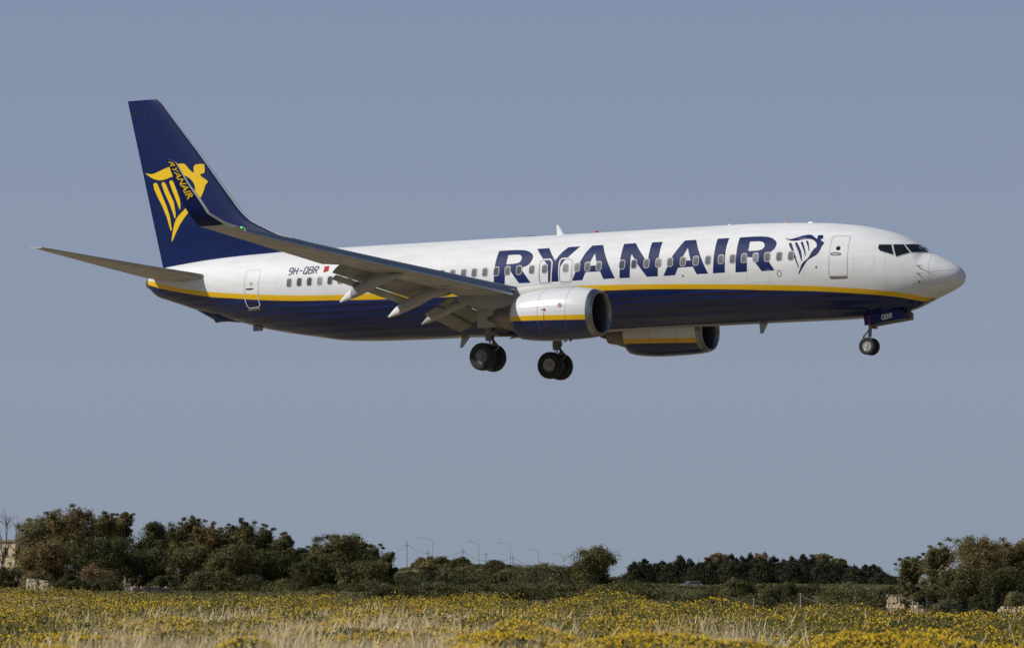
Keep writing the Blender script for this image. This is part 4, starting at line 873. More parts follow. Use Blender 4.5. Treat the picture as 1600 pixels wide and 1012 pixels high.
def tree(kind, px, ytop, wpx, Y, label, seed, mats=('dark', 'mid', 'olive'), ybase=None, cat='tree', name=None, group=None, dens=1.0):
    rng = np.random.default_rng(seed); X = px_x(px, Y); g = float(hill(X, Y)); zt = px_z(ytop, Y); H = max(zt - g, .6); Wd = wpx / FPX * Y
    names = {'euc': 'eucalyptus_tree', 'round': 'broadleaf_tree', 'conifer': 'conifer_tree', 'bush': 'shrub', 'cypress': 'cypress_tree', 'bare': 'bare_tree'}
    root = empty(name or names[kind], (X, Y, g - .05), label, 'shrub' if kind == 'bush' else cat, group)
    m = MB(); C = []; O = []; S = []; MI = []; lf = .00020 * Y + .030
    def clump(c, r, n, mi, sq=(1, 1, 1), shell=.55):
        d = rng.normal(size=(n, 3)); d /= np.linalg.norm(d, axis=1)[:, None]; rr = rng.uniform(shell, 1.0, n) ** .8
        p = np.array(c) + d * rr[:, None] * r * np.array(sq); C.append(p); O.append(d); S.append(np.full(n, lf)); MI.append(np.where(rng.random(n) < .75, mi, rng.integers(0, 3, n)))
    if kind in ('euc', 'round'):
        tr_h = H * (.30 if kind == 'euc' else .2); nlobe = 5 if kind == 'euc' else 4
        limb(m, (0, 0, 0), (rng.normal() * .1, rng.normal() * .1, tr_h), .045 * H * .7, .03 * H * .7, rng)
        for L in range(nlobe):
            a = 2 * math.pi * L / nlobe + rng.uniform(-.4, .4); rad = Wd * (.27 if kind == 'euc' else .24) * rng.uniform(.5, 1.15)
            hz = H * (rng.uniform(.52, .80) if L else .82); lc = np.array([rad * math.cos(a), rad * math.sin(a), hz])
            if L == 0: lc[:2] *= .35
            limb(m, (0, 0, tr_h * .9), lc, .022 * H * .7, .008 * H * .7, rng)
            R_ = Wd * rng.uniform(.20, .30)
            clump(lc * np.array([1, 1, .97]), R_ * 1.22, int(900 * dens), rng.integers(0, 3), (1.1, 1.1, min(.9, (H - lc[2]) / (R_ * 1.22))), .05)
            for k in range(4 if kind == 'euc' else 0):        # loose tufts that break the outline
                d = rng.normal(size=3); d[2] = abs(d[2]); d /= np.linalg.norm(d); c = lc + d * R_ * 1.3; r = Wd * rng.uniform(.045, .075); c[2] = min(c[2], H - r * .6)
                clump(c, r, int(90 * dens), rng.integers(0, 3), (1.4, 1.4, .8), .02); limb(m, lc, c, .004 * H, .002 * H, rng, 2)
            for k in range(13):
                d = rng.normal(size=3); d /= np.linalg.norm(d); c = lc + d * R_ * rng.uniform(.25, .95) * np.array([1, 1, .85])
                r = Wd * rng.uniform(.075, .14)
                c[2] = min(c[2], H - r * .75); clump(c, r * rng.uniform(.8, 1.3), int(230 * dens), rng.integers(0, 3), (1.05, 1.05, 1.0), .08)
                if k < 4: limb(m, lc, c, .006 * H * .7, .003 * H * .7, rng, 2)
        for k in range(26):                          # hanging skirts
            a = rng.uniform(0, 2 * math.pi); rad = Wd * rng.uniform(.15, .42)
            clump((rad * math.cos(a), rad * math.sin(a), H * rng.uniform(.10, .58)), Wd * rng.uniform(.09, .16), int(230 * dens), rng.integers(0, 3), (1, 1, .9), .08)
    elif kind == 'bush':
        for k in range(4): a = rng.uniform(0, 6.28); limb(m, (0, 0, 0), (Wd * .25 * math.cos(a), Wd * .25 * math.sin(a), H * .7), .03 * H, .01 * H, rng)
        nk = int(10 + 8 * min(2.0, Wd / max(H, .5)))
        for k in range(nk):
            a = rng.uniform(0, 2 * math.pi); q = math.sqrt(rng.uniform(0, 1)); rad = Wd * .42 * q
            top = H * math.sqrt(max(.05, 1 - q * q)) * rng.uniform(.8, 1.04); r = min(Wd * rng.uniform(.10, .19), H * .45)
            clump((rad * math.cos(a), rad * math.sin(a), max(top - r * .8, r * .4)), r, int(260 * dens), rng.integers(0, 3), (1.25, 1.25, .85), .1)
            clump((rad * math.cos(a) * 1.1, rad * math.sin(a) * 1.1, max(.15, (top - r) * .45)), r, int(190 * dens), rng.integers(0, 3), (1.25, 1.25, .9), .1)
    elif kind in ('conifer', 'cypress'):
        m.tube((0, 0, 0), (0, 0, H * .96), .035 * H * .6, .004 * H, 6)
        lev = 16 if kind == 'conifer' else 14
        for k in range(lev):
            t_ = k / (lev - 1); z = H * (.05 + .93 * t_); R_ = Wd * .5 * ((1 - t_) ** .62 * .95 + .05) if kind == 'conifer' else Wd * .5 * math.sin(math.pi * min(.95, .18 + .8 * t_)) ** .6
            nb = max(2, int(7 * (1 - t_) + 2))
            for q in range(nb):
                a = rng.uniform(0, 6.28); rr = R_ * rng.uniform(.45, 1.05); z2 = z + (rr / max(Wd, .1)) * H * .05 * rng.uniform(-1, 1)
                clump((rr * .62 * math.cos(a), rr * .62 * math.sin(a), z2), max(R_ * .45, Wd * .06), int(90 * dens), rng.integers(0, 3), (1, 1, .75), .2)
                if kind == 'conifer' and q < 3: m.tube((0, 0, z - .02 * H), (rr * .8 * math.cos(a), rr * .8 * math.sin(a), z2), .01 * H * .4, .003 * H, 5, cap=False)
        clump((0, 0, H * .97), Wd * .045, 26, 0, (1, 1, 2.2), .1)
    elif kind == 'bare':
        def br(p, d, L, r, lv):
            e = p + d * L; limb(m, p, e, r, r * .6, rng, 2, .04)
            if lv <= 0: return
            for _ in range(4 if lv > 1 else 5):
                nd = d + rng.normal(size=3) * .38; nd[2] = abs(nd[2]) + .25; nd /= np.linalg.norm(nd); br(p + d * L * rng.uniform(.45, 1), nd, L * rng.uniform(.45, .7), r * .5, lv - 1)
        br(np.zeros(3), np.array([.05, 0, 1.0]), H * .42, .014 * H, 4)
        for k in range(7): a = rng.uniform(0, 6.28); clump((Wd * .4 * math.cos(a), Wd * .3 * math.sin(a), H * rng.uniform(.2, .45)), Wd * .1, 40, rng.integers(0, 3), (1, 1, .8), .1)
    tk = m.build('trunk' if kind not in ('bush',) else 'stems', M_bark_pale if kind in ('euc', 'bare') else M_bark, root, fix=False, sh=0)
    C = np.concatenate(C); O = np.concatenate(O); S = np.concatenate(S); MI = np.concatenate(MI)
    Vv = leaves(C, S, rng, O); Vv[:, 2] = np.maximum(Vv[:, 2], .0)
    quad_obj('crown' if kind != 'bush' else 'foliage', Vv, [LM[k] for k in mats], root, MI)
    return root
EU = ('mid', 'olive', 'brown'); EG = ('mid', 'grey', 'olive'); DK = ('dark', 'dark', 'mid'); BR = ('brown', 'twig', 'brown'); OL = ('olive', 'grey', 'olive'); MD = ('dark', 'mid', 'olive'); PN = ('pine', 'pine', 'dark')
GR = 'trees of the grove on the left'
T = [
 ('bare', 4, 776, 46, 432, 'leafless grey tree at the very left edge behind the stone house', ('twig', 'grey', 'twig')),
 ('bare', 24, 786, 60, 436, 'leafless twiggy tree standing just right of the left edge, above the stone house', ('twig', 'grey', 'twig')),
 ('euc', 66, 798, 92, 425, 'broad green eucalyptus at the left end of the grove, beside the stone house', EG),
 ('euc', 118, 786, 96, 418, 'tallest brown-tinged eucalyptus with a rounded top, left part of the grove', EU),
 ('euc', 155, 795, 70, 428, 'green eucalyptus between the tallest brown one and the slender airy one', MD),
 ('euc', 194, 784, 46, 432, 'slender airy eucalyptus whose thin tuft sticks up above the left grove', EU),
 ('round', 238, 810, 84, 430, 'dark dense round tree in the middle of the left grove', DK),
 ('euc', 296, 804, 74, 436, 'green eucalyptus just right of the dark round tree of the left grove', MD),
 ('euc', 330, 813, 60, 428, 'olive eucalyptus leaning against a taller green one, centre of the left grove', EU),
 ('euc', 379, 808, 58, 430, 'tall narrow green eucalyptus with a domed tuft, right part of the left grove', MD),
 ('euc', 410, 816, 56, 436, 'dark eucalyptus right of the tall narrow domed one in the left grove', DK),
 ('euc', 443, 828, 52, 440, 'thin open eucalyptus with sky showing through, at the dip of the left grove', EG),
 ('euc', 490, 851, 62, 440, 'small pale green tree filling the dip right of the thin open eucalyptus', EG),
 ('euc', 534, 834, 96, 426, 'big wide green tree at the right end of the left grove', MD),
 ('euc', 573, 848, 64, 432, 'dark tree on the right shoulder of the big wide green tree', DK),
 ('round', 604, 857, 36, 436, 'little tuft-topped tree closing the left grove on its right', DK),
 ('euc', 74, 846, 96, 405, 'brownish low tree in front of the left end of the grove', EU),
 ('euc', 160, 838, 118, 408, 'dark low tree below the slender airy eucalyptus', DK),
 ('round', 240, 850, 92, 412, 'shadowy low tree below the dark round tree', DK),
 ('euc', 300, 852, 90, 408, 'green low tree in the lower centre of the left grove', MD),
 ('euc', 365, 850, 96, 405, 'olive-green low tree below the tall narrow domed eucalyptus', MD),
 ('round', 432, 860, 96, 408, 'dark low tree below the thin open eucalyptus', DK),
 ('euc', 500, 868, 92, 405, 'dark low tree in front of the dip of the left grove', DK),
 ('euc', 566, 876, 94, 402, 'green low tree in front of the right end of the left grove', MD),
 ('round', 930, 853, 104, 470, 'lone round-headed tree standing between the street lamps and the conifer row', MD),
 ('round', 900, 884, 70, 480, 'small dark tree at the left foot of the lone round-headed tree', DK),
 ('euc', 1121, 863, 44, 735, 'brown treetop showing above the left part of the conifer row', BR),
 ('euc', 1188, 862, 40, 740, 'wispy brown treetop showing above the middle of the conifer row', BR),
 ('euc', 1278, 865, 46, 735, 'brown rounded treetop showing above the right part of the conifer row', EU),
 ('euc', 1306, 872, 40, 738, 'smaller brown treetop right of the brown rounded one above the conifers', EU),
 ('euc', 1424, 866, 50, 400, 'small open eucalyptus with gaps, left of the tall right-hand trees', EG),
 ('euc', 1466, 846, 62, 395, 'narrow eucalyptus on the left side of the tall right-hand group', EG),
 ('euc', 1530, 836, 118, 390, 'largest brown-green eucalyptus of the right-hand group', EU),
 ('euc', 1592, 838, 92, 396, 'brown-green eucalyptus cut off by the right edge of the picture', EU),
 ('round', 1500, 885, 92, 375, 'low green tree below the left side of the largest right-hand eucalyptus', MD),
 ('round', 1568, 886, 96, 372, 'low dark tree below the right side of the largest right-hand eucalyptus', DK),
 ('cypress', 1555, 912, 20, 300, 'slim dark cypress in front of the right-hand trees', PN),
 ('cypress', 1502, 924, 20, 300, 'shorter slim dark cypress left of the taller one', PN),
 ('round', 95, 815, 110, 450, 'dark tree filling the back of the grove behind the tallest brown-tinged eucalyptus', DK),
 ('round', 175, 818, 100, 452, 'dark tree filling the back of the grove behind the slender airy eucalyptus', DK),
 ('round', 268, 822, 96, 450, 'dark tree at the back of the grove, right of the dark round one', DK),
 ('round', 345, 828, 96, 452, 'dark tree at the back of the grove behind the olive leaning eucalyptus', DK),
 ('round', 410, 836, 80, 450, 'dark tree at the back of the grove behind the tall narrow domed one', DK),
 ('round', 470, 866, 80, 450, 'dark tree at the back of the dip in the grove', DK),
 ('euc', 1560, 850, 90, 410, 'dark eucalyptus behind the two biggest right-hand trees', MD),
]
for k, (kd, px, yt, wp, Y, lab, ms) in enumerate(T):
    tree(kd, px, yt, wp, Y, lab, 100 + k, ms, group=GR if px < 620 else None)
ORD = ['first', 'second', 'third', 'fourth', 'fifth', 'sixth', 'seventh', 'eighth', 'ninth', 'tenth', 'eleventh', 'twelfth', 'thirteenth', 'fourteenth', 'fifteenth', 'sixteenth', 'seventeenth', 'eighteenth', 'nineteenth', 'twentieth', 'twenty-first', 'twenty-second', 'twenty-third', 'twenty-fourth', 'twenty-fifth', 'twenty-sixth', 'twenty-seventh', 'twenty-eighth']
CT = [(992, 880), (1006, 871), (1022, 879), (1033, 877), (1048, 880), (1062, 870), (1077, 876), (1092, 877), (1108, 870), (1124, 872), (1141, 867), (1157, 871), (1174, 868), (1190, 870), (1207, 869), (1222, 874), (1238, 870), (1254, 868), (1270, 873), (1287, 870), (1303, 877), (1319, 880), (1334, 885), (1350, 884), (1365, 885), (1379, 892), (1390, 899)]
for k, (px, yt) in enumerate(CT):
    tree('conifer', px + (k * 5) % 4 - 1.5, yt + (k * 11) % 6 - 2, 62 + (k * 17) % 30, 680 + (k * 13) % 40, 'dark conifer, %s from the left in the dense row behind the scrub' % ORD[k], 300 + k, PN, group='conifers in the dense row', dens=1.2)
BU = [
 (152, 877, 92, 392, 'brown twiggy dome-shaped shrub in front of the left grove', BR), (112, 893, 62, 388, 'dark shrub left of the brown twiggy dome, behind broken stones', DK), (160, 894, 72, 380, 'wide dark green shrub below the brown twiggy dome', DK),
 (122, 902, 46, 372, 'blackish shrub at the left end of the wide dark green one', DK), (60, 884, 60, 396, 'olive shrub behind the broken stone wall at far left', EU), (16, 877, 70, 430, 'dark shrub under the stone house', DK),
 (332, 882, 100, 385, 'green dome-shaped shrub in front of the centre of the left grove', MD), (262, 893, 60, 392, 'dark shrub between the gate post and the green dome', DK), (392, 892, 84, 384, 'dark green shrub right of the green dome', DK),
 (448, 900, 92, 380, 'olive shrub below the dip of the left grove', MD), (515, 908, 92, 376, 'dark shrub below the big wide green tree', DK), (588, 900, 84, 382, 'green shrub at the right foot of the left grove', MD), (500, 918, 46, 300, 'small leafy shrub at the field edge, left of centre', OL),
 (640, 884, 30, 880, 'small shrub on the hilltop left of the tall lamp', OL), (656, 868, 28, 880, 'twiggy brown bush left of the first street lamp', BR), (682, 864, 52, 870, 'rounded green bush at the foot of the first street lamp', MD), (720, 869, 52, 865, 'dark green bush between the first and second street lamps', DK), (746, 880, 40, 860, 'low bush at the foot of the second street lamp', MD),
 (776, 875, 50, 855, 'dark rounded bush left of the third street lamp', DK), (806, 888, 44, 850, 'low bush right of the third street lamp', MD), (852, 877, 58, 850, 'olive rounded bush at the foot of the fourth street lamp', EG), (878, 886, 52, 845, 'dark bush below the fifth street lamp', DK),
 (905, 914, 60, 400, 'pale olive bush behind the tall yellow flower clump', OL), (1046, 921, 70, 460, 'grey-green bush in front of the parked cars', EG), (1124, 911, 62, 470, 'green bush right of the parked silver car', MD),
 (1152, 899, 74, 430, 'tall rounded green bush in front of the left half of the conifer row', MD), (1226, 903, 92, 415, 'broad dark bush in front of the middle of the conifer row', DK), (1322, 901, 116, 400, 'large rounded olive bush in front of the right end of the conifers', EG), (1378, 913, 62, 395, 'dark bush right of the large rounded olive one', DK), 
 (1409, 931, 34, 238, 'green shrub in front of the pale stone wall', MD), (1456, 900, 66, 360, 'dark shrub right of the small open eucalyptus', DK), (1482, 930, 74, 310, 'grey-green shrub left of the short cypress', EG), (1530, 925, 64, 320, 'dark green shrub between the two cypresses', DK), (1590, 918, 70, 330, 'olive shrub at the right edge above the stone bank', OL), (1590, 954, 34, 225, 'low green shrub at the right edge behind the flowers', EG), (1530, 950, 50, 240, 'low olive shrub behind the flowers near the right edge', OL), (1170, 938, 60, 260, 'small dull shrub beside the thin marker post', OL)]
for k, (px, yt, wp, Y, lab, ms) in enumerate(BU): tree('bush', px, yt, wp, Y, lab, 500 + k, ms)
BANDS = [  # first px, last px, step, crown tops along it, width, distance, wording
 (622, 905, 26, [(622, 888), (680, 885), (760, 883), (905, 886)], 62, 720, 'top bush band under the lamps'),
 (606, 990, 30, [(606, 893), (700, 892), (800, 888), (880, 886), (990, 903)], 84, 500, 'middle bush band under the lamps'),
 (604, 1000, 37, [(604, 909), (700, 908), (800, 904), (900, 908), (1000, 916)], 104, 270, 'lowest bush band under the lamps'),
 (990, 1400, 34, [(990, 906), (1030, 917), (1105, 917), (1140, 904), (1200, 902), (1260, 910), (1300, 916), (1400, 918)], 88, 500, 'upper scrub band below the conifers'),
 (985, 1395, 40, [(985, 917), (1100, 919), (1180, 922), (1250, 934), (1330, 938), (1395, 938)], 104, 250, 'lower scrub band below the conifers'),
]
MO = ('dark', 'olive', 'mid'); MG = ('dark', 'grey', 'mid'); brng = random.Random(5)
TINT = [('dark green', DK), ('olive', MO), ('green', MD), ('grey-green', MG), ('dark', DK), ('dark', DK)]
for b, (p0, p1, st_, prof_, wd, Y, words) in enumerate(BANDS):
    n_ = int((p1 - p0) / st_) + 1
    for k in range(n_):
        px = p0 + k * st_ + brng.uniform(-7, 7); yt = float(np.interp(px, [q[0] for q in prof_], [q[1] for q in prof_])) + brng.choice([-11, -6, -3, 0, 3, 6, 9]); tn = TINT[brng.randrange(6)]
        tree('bush', px, yt, wd * brng.uniform(.6, 1.5), Y + brng.uniform(-25, 25), '%s bush, %s from left in the %s' % (tn[0], ORD[k], words), 700 + 40 * b + k, tn[1], dens=.8)
# ------------------------------------------------------------------ scrub, flower field and dry grass (nobody could count them)
rng = np.random.default_rng(7)
_g = rng.random((64, 64))
def vnoise(x, y):
    x = np.mod(x, 64); y = np.mod(y, 64); i = x.astype(int); j = y.astype(int); fx = x - i; fy = y - j; fx = fx * fx * (3 - 2 * fx); fy = fy * fy * (3 - 2 * fy)
    a = _g[i % 64, j % 64]; b = _g[(i + 1) % 64, j % 64]; c = _g[i % 64, (j + 1) % 64]; d = _g[(i + 1) % 64, (j + 1) % 64]
    return (a * (1 - fx) + b * fx) * (1 - fy) + (c * (1 - fx) + d * fx) * fy
EDGE = np.array([(-400, 916), (0, 918), (100, 918), (170, 926), (250, 931), (350, 932), (480, 930), (600, 937), (700, 933), (760, 931), (850, 940), (930, 934), (1000, 936), (1040, 945), (1080, 940), (1200, 946), (1300, 948), (1400, 955), (1500, 960), (1600, 958), (2000, 956)], float)
def yfar(u): return .95 * FPX / (np.interp(u, EDGE[:, 0], EDGE[:, 1]) - 900)
def scatter(n, umin=-350, umax=1950, near=34):
    u = rng.uniform(umin, umax, n); inv = rng.uniform(0, 1, n); Yf = yfar(u); Y = 1 / (1 / Yf + inv * (1 / near - 1 / Yf)); return u, (u - 800) / FPX * Y, Y
def top_h(u, X, Y):
    h = .28 + .58 * vnoise(X * .62 + 9, Y * .20) + .28 * vnoise(X * 1.5, Y * .45 + 3)
    return h + .42 * np.exp(-((u - 945) / 48) ** 2) * ss(110, 130, Y) + .14 * np.exp(-((u - 700) / 150) ** 2) * ss(120, 160, Y)
LF = [leafmat('daisy_leaf', (.135, .130, .024), sc=.6), leafmat('daisy_leaf_dark', (.065, .066, .020), sc=.6), leafmat('dry_stem', (.20, .145, .05), sc=.6)]
n = 480000; u, X, Y = scatter(n); h = top_h(u, X, Y) * np.clip(1 - rng.exponential(.22, n), .12, 1.02); g = hill(X, Y)
C = np.stack([X, Y, g + h], 1); out = np.tile([-.2, -.5, .5], (n, 1)); sz = .021 + .00013 * Y
Vl = leaves(C, sz, rng, out, 2.4); pm = vnoise(X * .3, Y * .08); mi = np.where(rng.random(n) < .25 + .3 * pm, 1, np.where(rng.random(n) < .3, 2, 0))
fl_ = quad_obj('flower_field_foliage', Vl, LF, None, mi)
tag(fl_, 'dense green stems and leaves of the flowering field in the foreground', 'flower field', kind='stuff')
n = 560000; u, X, Y = scatter(n); cl = vnoise(X * .8 + 5, Y * .25 + 1) * .6 + vnoise(X * 2.6, Y * .8) * .4
keep = rng.random(n) < np.clip((cl - .30) * 2.6, .05, 1.0) * np.clip(.55 + 1.5 * (vnoise(X * .62 + 9, Y * .20) - .22), .3, 1.0) * np.interp(u, [-400, 0, 420, 560, 1050, 1600], [.9, .9, .8, .95, .75, .62]); u, X, Y = u[keep], X[keep], Y[keep]; n = len(u)
hh = top_h(u, X, Y) * np.clip(1.02 - rng.exponential(.16, n), .2, 1.06); g = hill(X, Y)
C = np.stack([X, Y, g + hh + .02], 1); N = rng.normal(size=(n, 3)) * .45 + np.array([-.45, -.5, .75]); N /= np.linalg.norm(N, axis=1)[:, None]
T1 = np.cross(N, np.array([.31, .2, .93])); T1 /= np.linalg.norm(T1, axis=1)[:, None] + 1e-9; T2 = np.cross(N, T1); r = (.0105 + .00006 * Y)[:, None] * rng.uniform(.6, 1.5, n)[:, None]
Vf = np.stack([C + T1 * r * math.cos(a) + T2 * r * math.sin(a) for a in np.arange(6) * math.pi / 3], 1).reshape(-1, 3)
YF = [leafmat('yellow_petals', (.74, .50, .012), .2, 2.0, .35), leafmat('deep_yellow_petals', (.60, .37, .010), .2, 2.0, .35), leafmat('ochre_petals', (.42, .27, .025), .2, 2.0, .35)]
tag(quad_obj('daisy_blooms', Vf, YF, None, rng.choice(3, n, p=[.45, .30, .25]), 6), 'yellow daisy heads covering the field in the foreground', 'flowers', kind='stuff')
n = 260000; u, X, Y = scatter(n, near=30)
pt_ = .35 + .9 * vnoise(X * .5 + 20, Y * .10) * (.4 + vnoise(X * 2.1 + 7, Y * .5))
band = 1.15 * np.exp(-((u - 470) / 290) ** 4) * (1 - ss(84, 122, Y)) + .6 * np.exp(-((u - 815) / 70) ** 2) * (1 - ss(75, 108, Y)) + .5 * np.exp(-((u - 1110) / 90) ** 2) * (1 - ss(70, 98, Y)) + .35 * np.exp(-((u - 160) / 110) ** 2) * (1 - ss(70, 100, Y)) + .02
keep = rng.random(n) < np.clip(band * (pt_ - .25) * 1.5, 0, 1) * .62; u, X, Y = u[keep], X[keep], Y[keep]; n = len(u); g = hill(X, Y)
Hs = rng.uniform(.50, 1.0, n) * (.85 + .3 * vnoise(X * .9, Y * .3)); lean = rng.normal(size=(n, 2)) * .17 + np.array([.10, 0]); w_ = .0017 + .000022 * Y
B0 = np.stack([X, Y, g], 1); Tp = B0 + np.stack([lean[:, 0], lean[:, 1], Hs], 1); Md = B0 * .35 + Tp * .65 - np.stack([lean[:, 0] * .25, lean[:, 1] * .25, 0 * Hs], 1)
az = rng.uniform(0, 2 * math.pi, n); ex = np.stack([np.cos(az) * w_, np.sin(az) * w_, 0 * w_], 1); q = ex * 3.2
Vs = np.concatenate([np.stack([B0 - ex, B0 + ex, Md + ex * .8, Md - ex * .8], 1).reshape(-1, 3), np.stack([Md, Md * .55 + Tp * .45 + q, Tp, Md * .55 + Tp * .45 - q], 1).reshape(-1, 3)])
SG = [leafmat('straw', (.66, .52, .28), .2, 1.0, .3), leafmat('pale_straw', (.80, .68, .43), .2, 1.0, .3)]
tag(quad_obj('dry_grass', Vs, SG, None, np.concatenate([rng.integers(0, 2, n)] * 2)), 'pale dry grass stalks standing among the yellow flowers', 'dry grass', kind='stuff')
n = 380000; u = rng.uniform(-350, 1950, n); Y = np.exp(rng.uniform(math.log(1.0), math.log(9.0), n)) * yfar(u) * 1.02; Y = np.minimum(Y, rng.uniform(300, 1000, n)); Y = np.maximum(Y, yfar(u) * 1.01); X = (u - 800) / FPX * Y; pn = vnoise(X * .12, Y * .04)
zone = np.maximum(ss(590, 640, u) * (1 - ss(940, 1000, u)) * ss(330, 420, Y), .7 * ss(960, 1010, u) * (1 - ss(1380, 1440, u)) * ss(260, 330, Y) * (1 - ss(600, 640, Y)))
tall = zone * .5 * np.clip((vnoise(X * .13 + 3, Y * .03 + 8) * .65 + vnoise(X * .45, Y * .09) * .35 - .46) * 4.0, 0, 1)
hh = (.15 + .7 * np.clip(pn - .3, 0, 1) + tall) * rng.uniform(.05, 1, n) ** .8; C = np.stack([X, Y, hill(X, Y) + hh], 1)
tag(quad_obj('scrub', leaves(C, .05 + .00017 * Y, rng, np.tile([-.3, -.3, .5], (n, 1))), [LM['mid'], LM['olive'], LM['dark'], LF[2]], None, np.where(zone > .3, rng.choice(4, n, p=[.35, .05, .6, 0]), rng.choice(4, n, p=[.35, .15, .4, .1]))), 'low dull scrub covering the ground behind the flower field', 'scrub', kind='stuff')
# ------------------------------------------------------------------ walls, house, lamps, poles, cars
M_stone = mat('pale_limestone', (.37, .295, .185), .9, spec=.2, noise=.25, nscale=1.6, bump=.8)
M_stone_d = mat('shade_dark_limestone', (.26, .225, .165), .9, spec=.2, noise=.35, nscale=1.2, bump=.8)  # shade on the low wall and roof cap is put into this colour
M_pole = mat('galvanised_pole', (.42, .42, .41), .5, metal=.2)
M_wood = mat('weathered_pole', (.30, .27, .23), .85, noise=.2, nscale=4)
M_wire = mat('wire', (.16, .16, .16), .6)
M_stone_m = mat('field_stone', (.36, .305, .215), .9, spec=.2, noise=.35, nscale=1.3, bump=.8)
def stone_wall(p0, p1, Y0, Y1, ytop, m_, label, seed, drop=.9, cat='wall', thick=.45, slope=0.0):
    rr = np.random.default_rng(seed); a = np.array([px_x(p0, Y0), Y0]); b = np.array([px_x(p1, Y1), Y1]); d = (b - a) / np.linalg.norm(b - a); nrm = np.array([-d[1], d[0]]); L = np.linalg.norm(b - a)
    zt = px_z(ytop, (Y0 + Y1) / 2); mb = MB(); zb = min(float(hill(*a)), float(hill(*b))) - .2; zb = min(zb, zt - drop); c0 = (a + b) / 2
    root = empty('stone_wall', (c0[0], c0[1], zb), label, cat); course = .17; z = zb
    while z < zt - .02:
        x = 0.0
        while x < L:
            w_ = min(rr.uniform(.16, .42), L - x); hgt = min(course, zt - z) * rr.uniform(.8, 1.25); last = z + course >= zt - .02
            if z + course * .5 < zt - slope * x - zb * 0 - rr.uniform(0, .30):
                c = a + d * (x + w_ / 2) + nrm * rr.normal() * .05 - c0
                mb.box((c[0], c[1], z - zb + hgt / 2), (w_ * .97, thick * rr.uniform(.9, 1.1), hgt * .97), 0, Matrix.Rotation(math.atan2(d[1], d[0]) + rr.normal() * .16, 3, 'Z') @ Matrix.Rotation(rr.normal() * .09, 3, 'Y'))
            x += w_
        z += course
    mb.build('stonework', m_, root, smooth=False, sh=0); return root
stone_wall(1390, 1446, 252, 246, 924.5, M_stone, 'pale dry-stone wall between the conifer row and the right-hand trees', 1, 1.2, slope=.16)
stone_wall(1562, 1640, 235, 228, 947, M_stone, 'pale stone bank below the trees at the right edge', 2, .9, slope=-.05)
stone_wall(46, 62, 350, 349, 901, M_stone_m, 'left stump of the broken pale stone wall before the grove', 3, 1.1, slope=.12)
stone_wall(66, 79, 349, 348, 905, M_stone_m, 'right stump of the broken pale stone wall before the grove', 4, .9, slope=.2)
stone_wall(206, 268, 352, 354, 914, M_stone_d, 'low dark stone wall running right from the pale gate post', 5, .8)  # shaded wall, its shade painted in by the darker stone
stone_wall(708, 742, 905, 905, 889.5, M_stone, 'short pale wall on the hill between the first two street lamps', 6, .7)
stone_wall(616, 642, 900, 900, 887.5, M_stone, 'pale earth-coloured wall on the hill right of the grove', 7, .7)
gp = empty('gate_post', (px_x(200, 350), 350, 0), 'squared pale stone gate post at the left end of the dark wall', 'gate post')
m = MB(); m.box((0, 0, .40), (.50, .5, 1.2)); m.build('shaft', M_stone, gp, smooth=False); m = MB(); m.box((0, 0, 1.06), (.60, .60, .12)); m.build('cap_stone', M_stone, gp, smooth=False)
# stone farmhouse at the left edge
Yh = 470; hx = px_x(-22, Yh); zt = px_z(846, Yh)
hs = empty('stone_house', (hx, Yh, 0), 'old two-storey limestone house partly hidden by trees at the left edge', 'house')
W2 = px_x(36, Yh) - hx
m = MB(); wx0, wx1 = px_x(11, Yh) - hx, px_x(19.5, Yh) - hx; wz0, wz1 = px_z(868, Yh), px_z(856, Yh)
def slab(mb, x0, x1, z0, z1, y0=0, y1=.5, mi=0): mb.box(((x0 + x1) / 2, (y0 + y1) / 2, (z0 + z1) / 2), (x1 - x0, y1 - y0, z1 - z0), mi)
slab(m, -7, wx0, 0, zt); slab(m, wx1, W2, 0, zt); slab(m, wx0, wx1, 0, wz0); slab(m, wx0, wx1, wz1, zt)
m.box((W2 - .25, 3.8, zt / 2), (.5, 6.6, zt)); m.box((-6.75, 3.8, zt / 2), (.5, 6.6, zt)); m.box(((W2 - 7) / 2, 7.3, zt / 2), (W2 + 7, .5, zt))
m.build('house_wall', mat('cream_limestone', (.56, .45, .27), .9, spec=.2, noise=.22, nscale=1.1, bump=.6), hs, smooth=False, sh=0)
m = MB(); m.box(((W2 - 7) / 2, 3.7, zt + .12), (W2 + 7.3, 7.8, .22)); m.box((W2 - 1.0, 4.0, zt + .4), (1.6, 2.4, .4)); m.build('flat_roof', M_stone_d, hs, smooth=False, sh=0)
m = MB(); slab(m, wx0 - .06, wx1 + .06, wz0 - .1, wz0, -.08, .3); slab(m, wx0 - .06, wx1 + .06, wz1, wz1 + .12, -.04, .3); wn = m.build('window_frame', M_stone_d, hs, smooth=False, sh=0)
m = MB(); slab(m, wx0, wx1, wz0, wz1, .22, .26); m.build('window_shutter', mat('dark_shutter', (.03, .035, .04), .6), wn, smooth=False)
hs.rotation_euler = (0, 0, math.radians(-24))
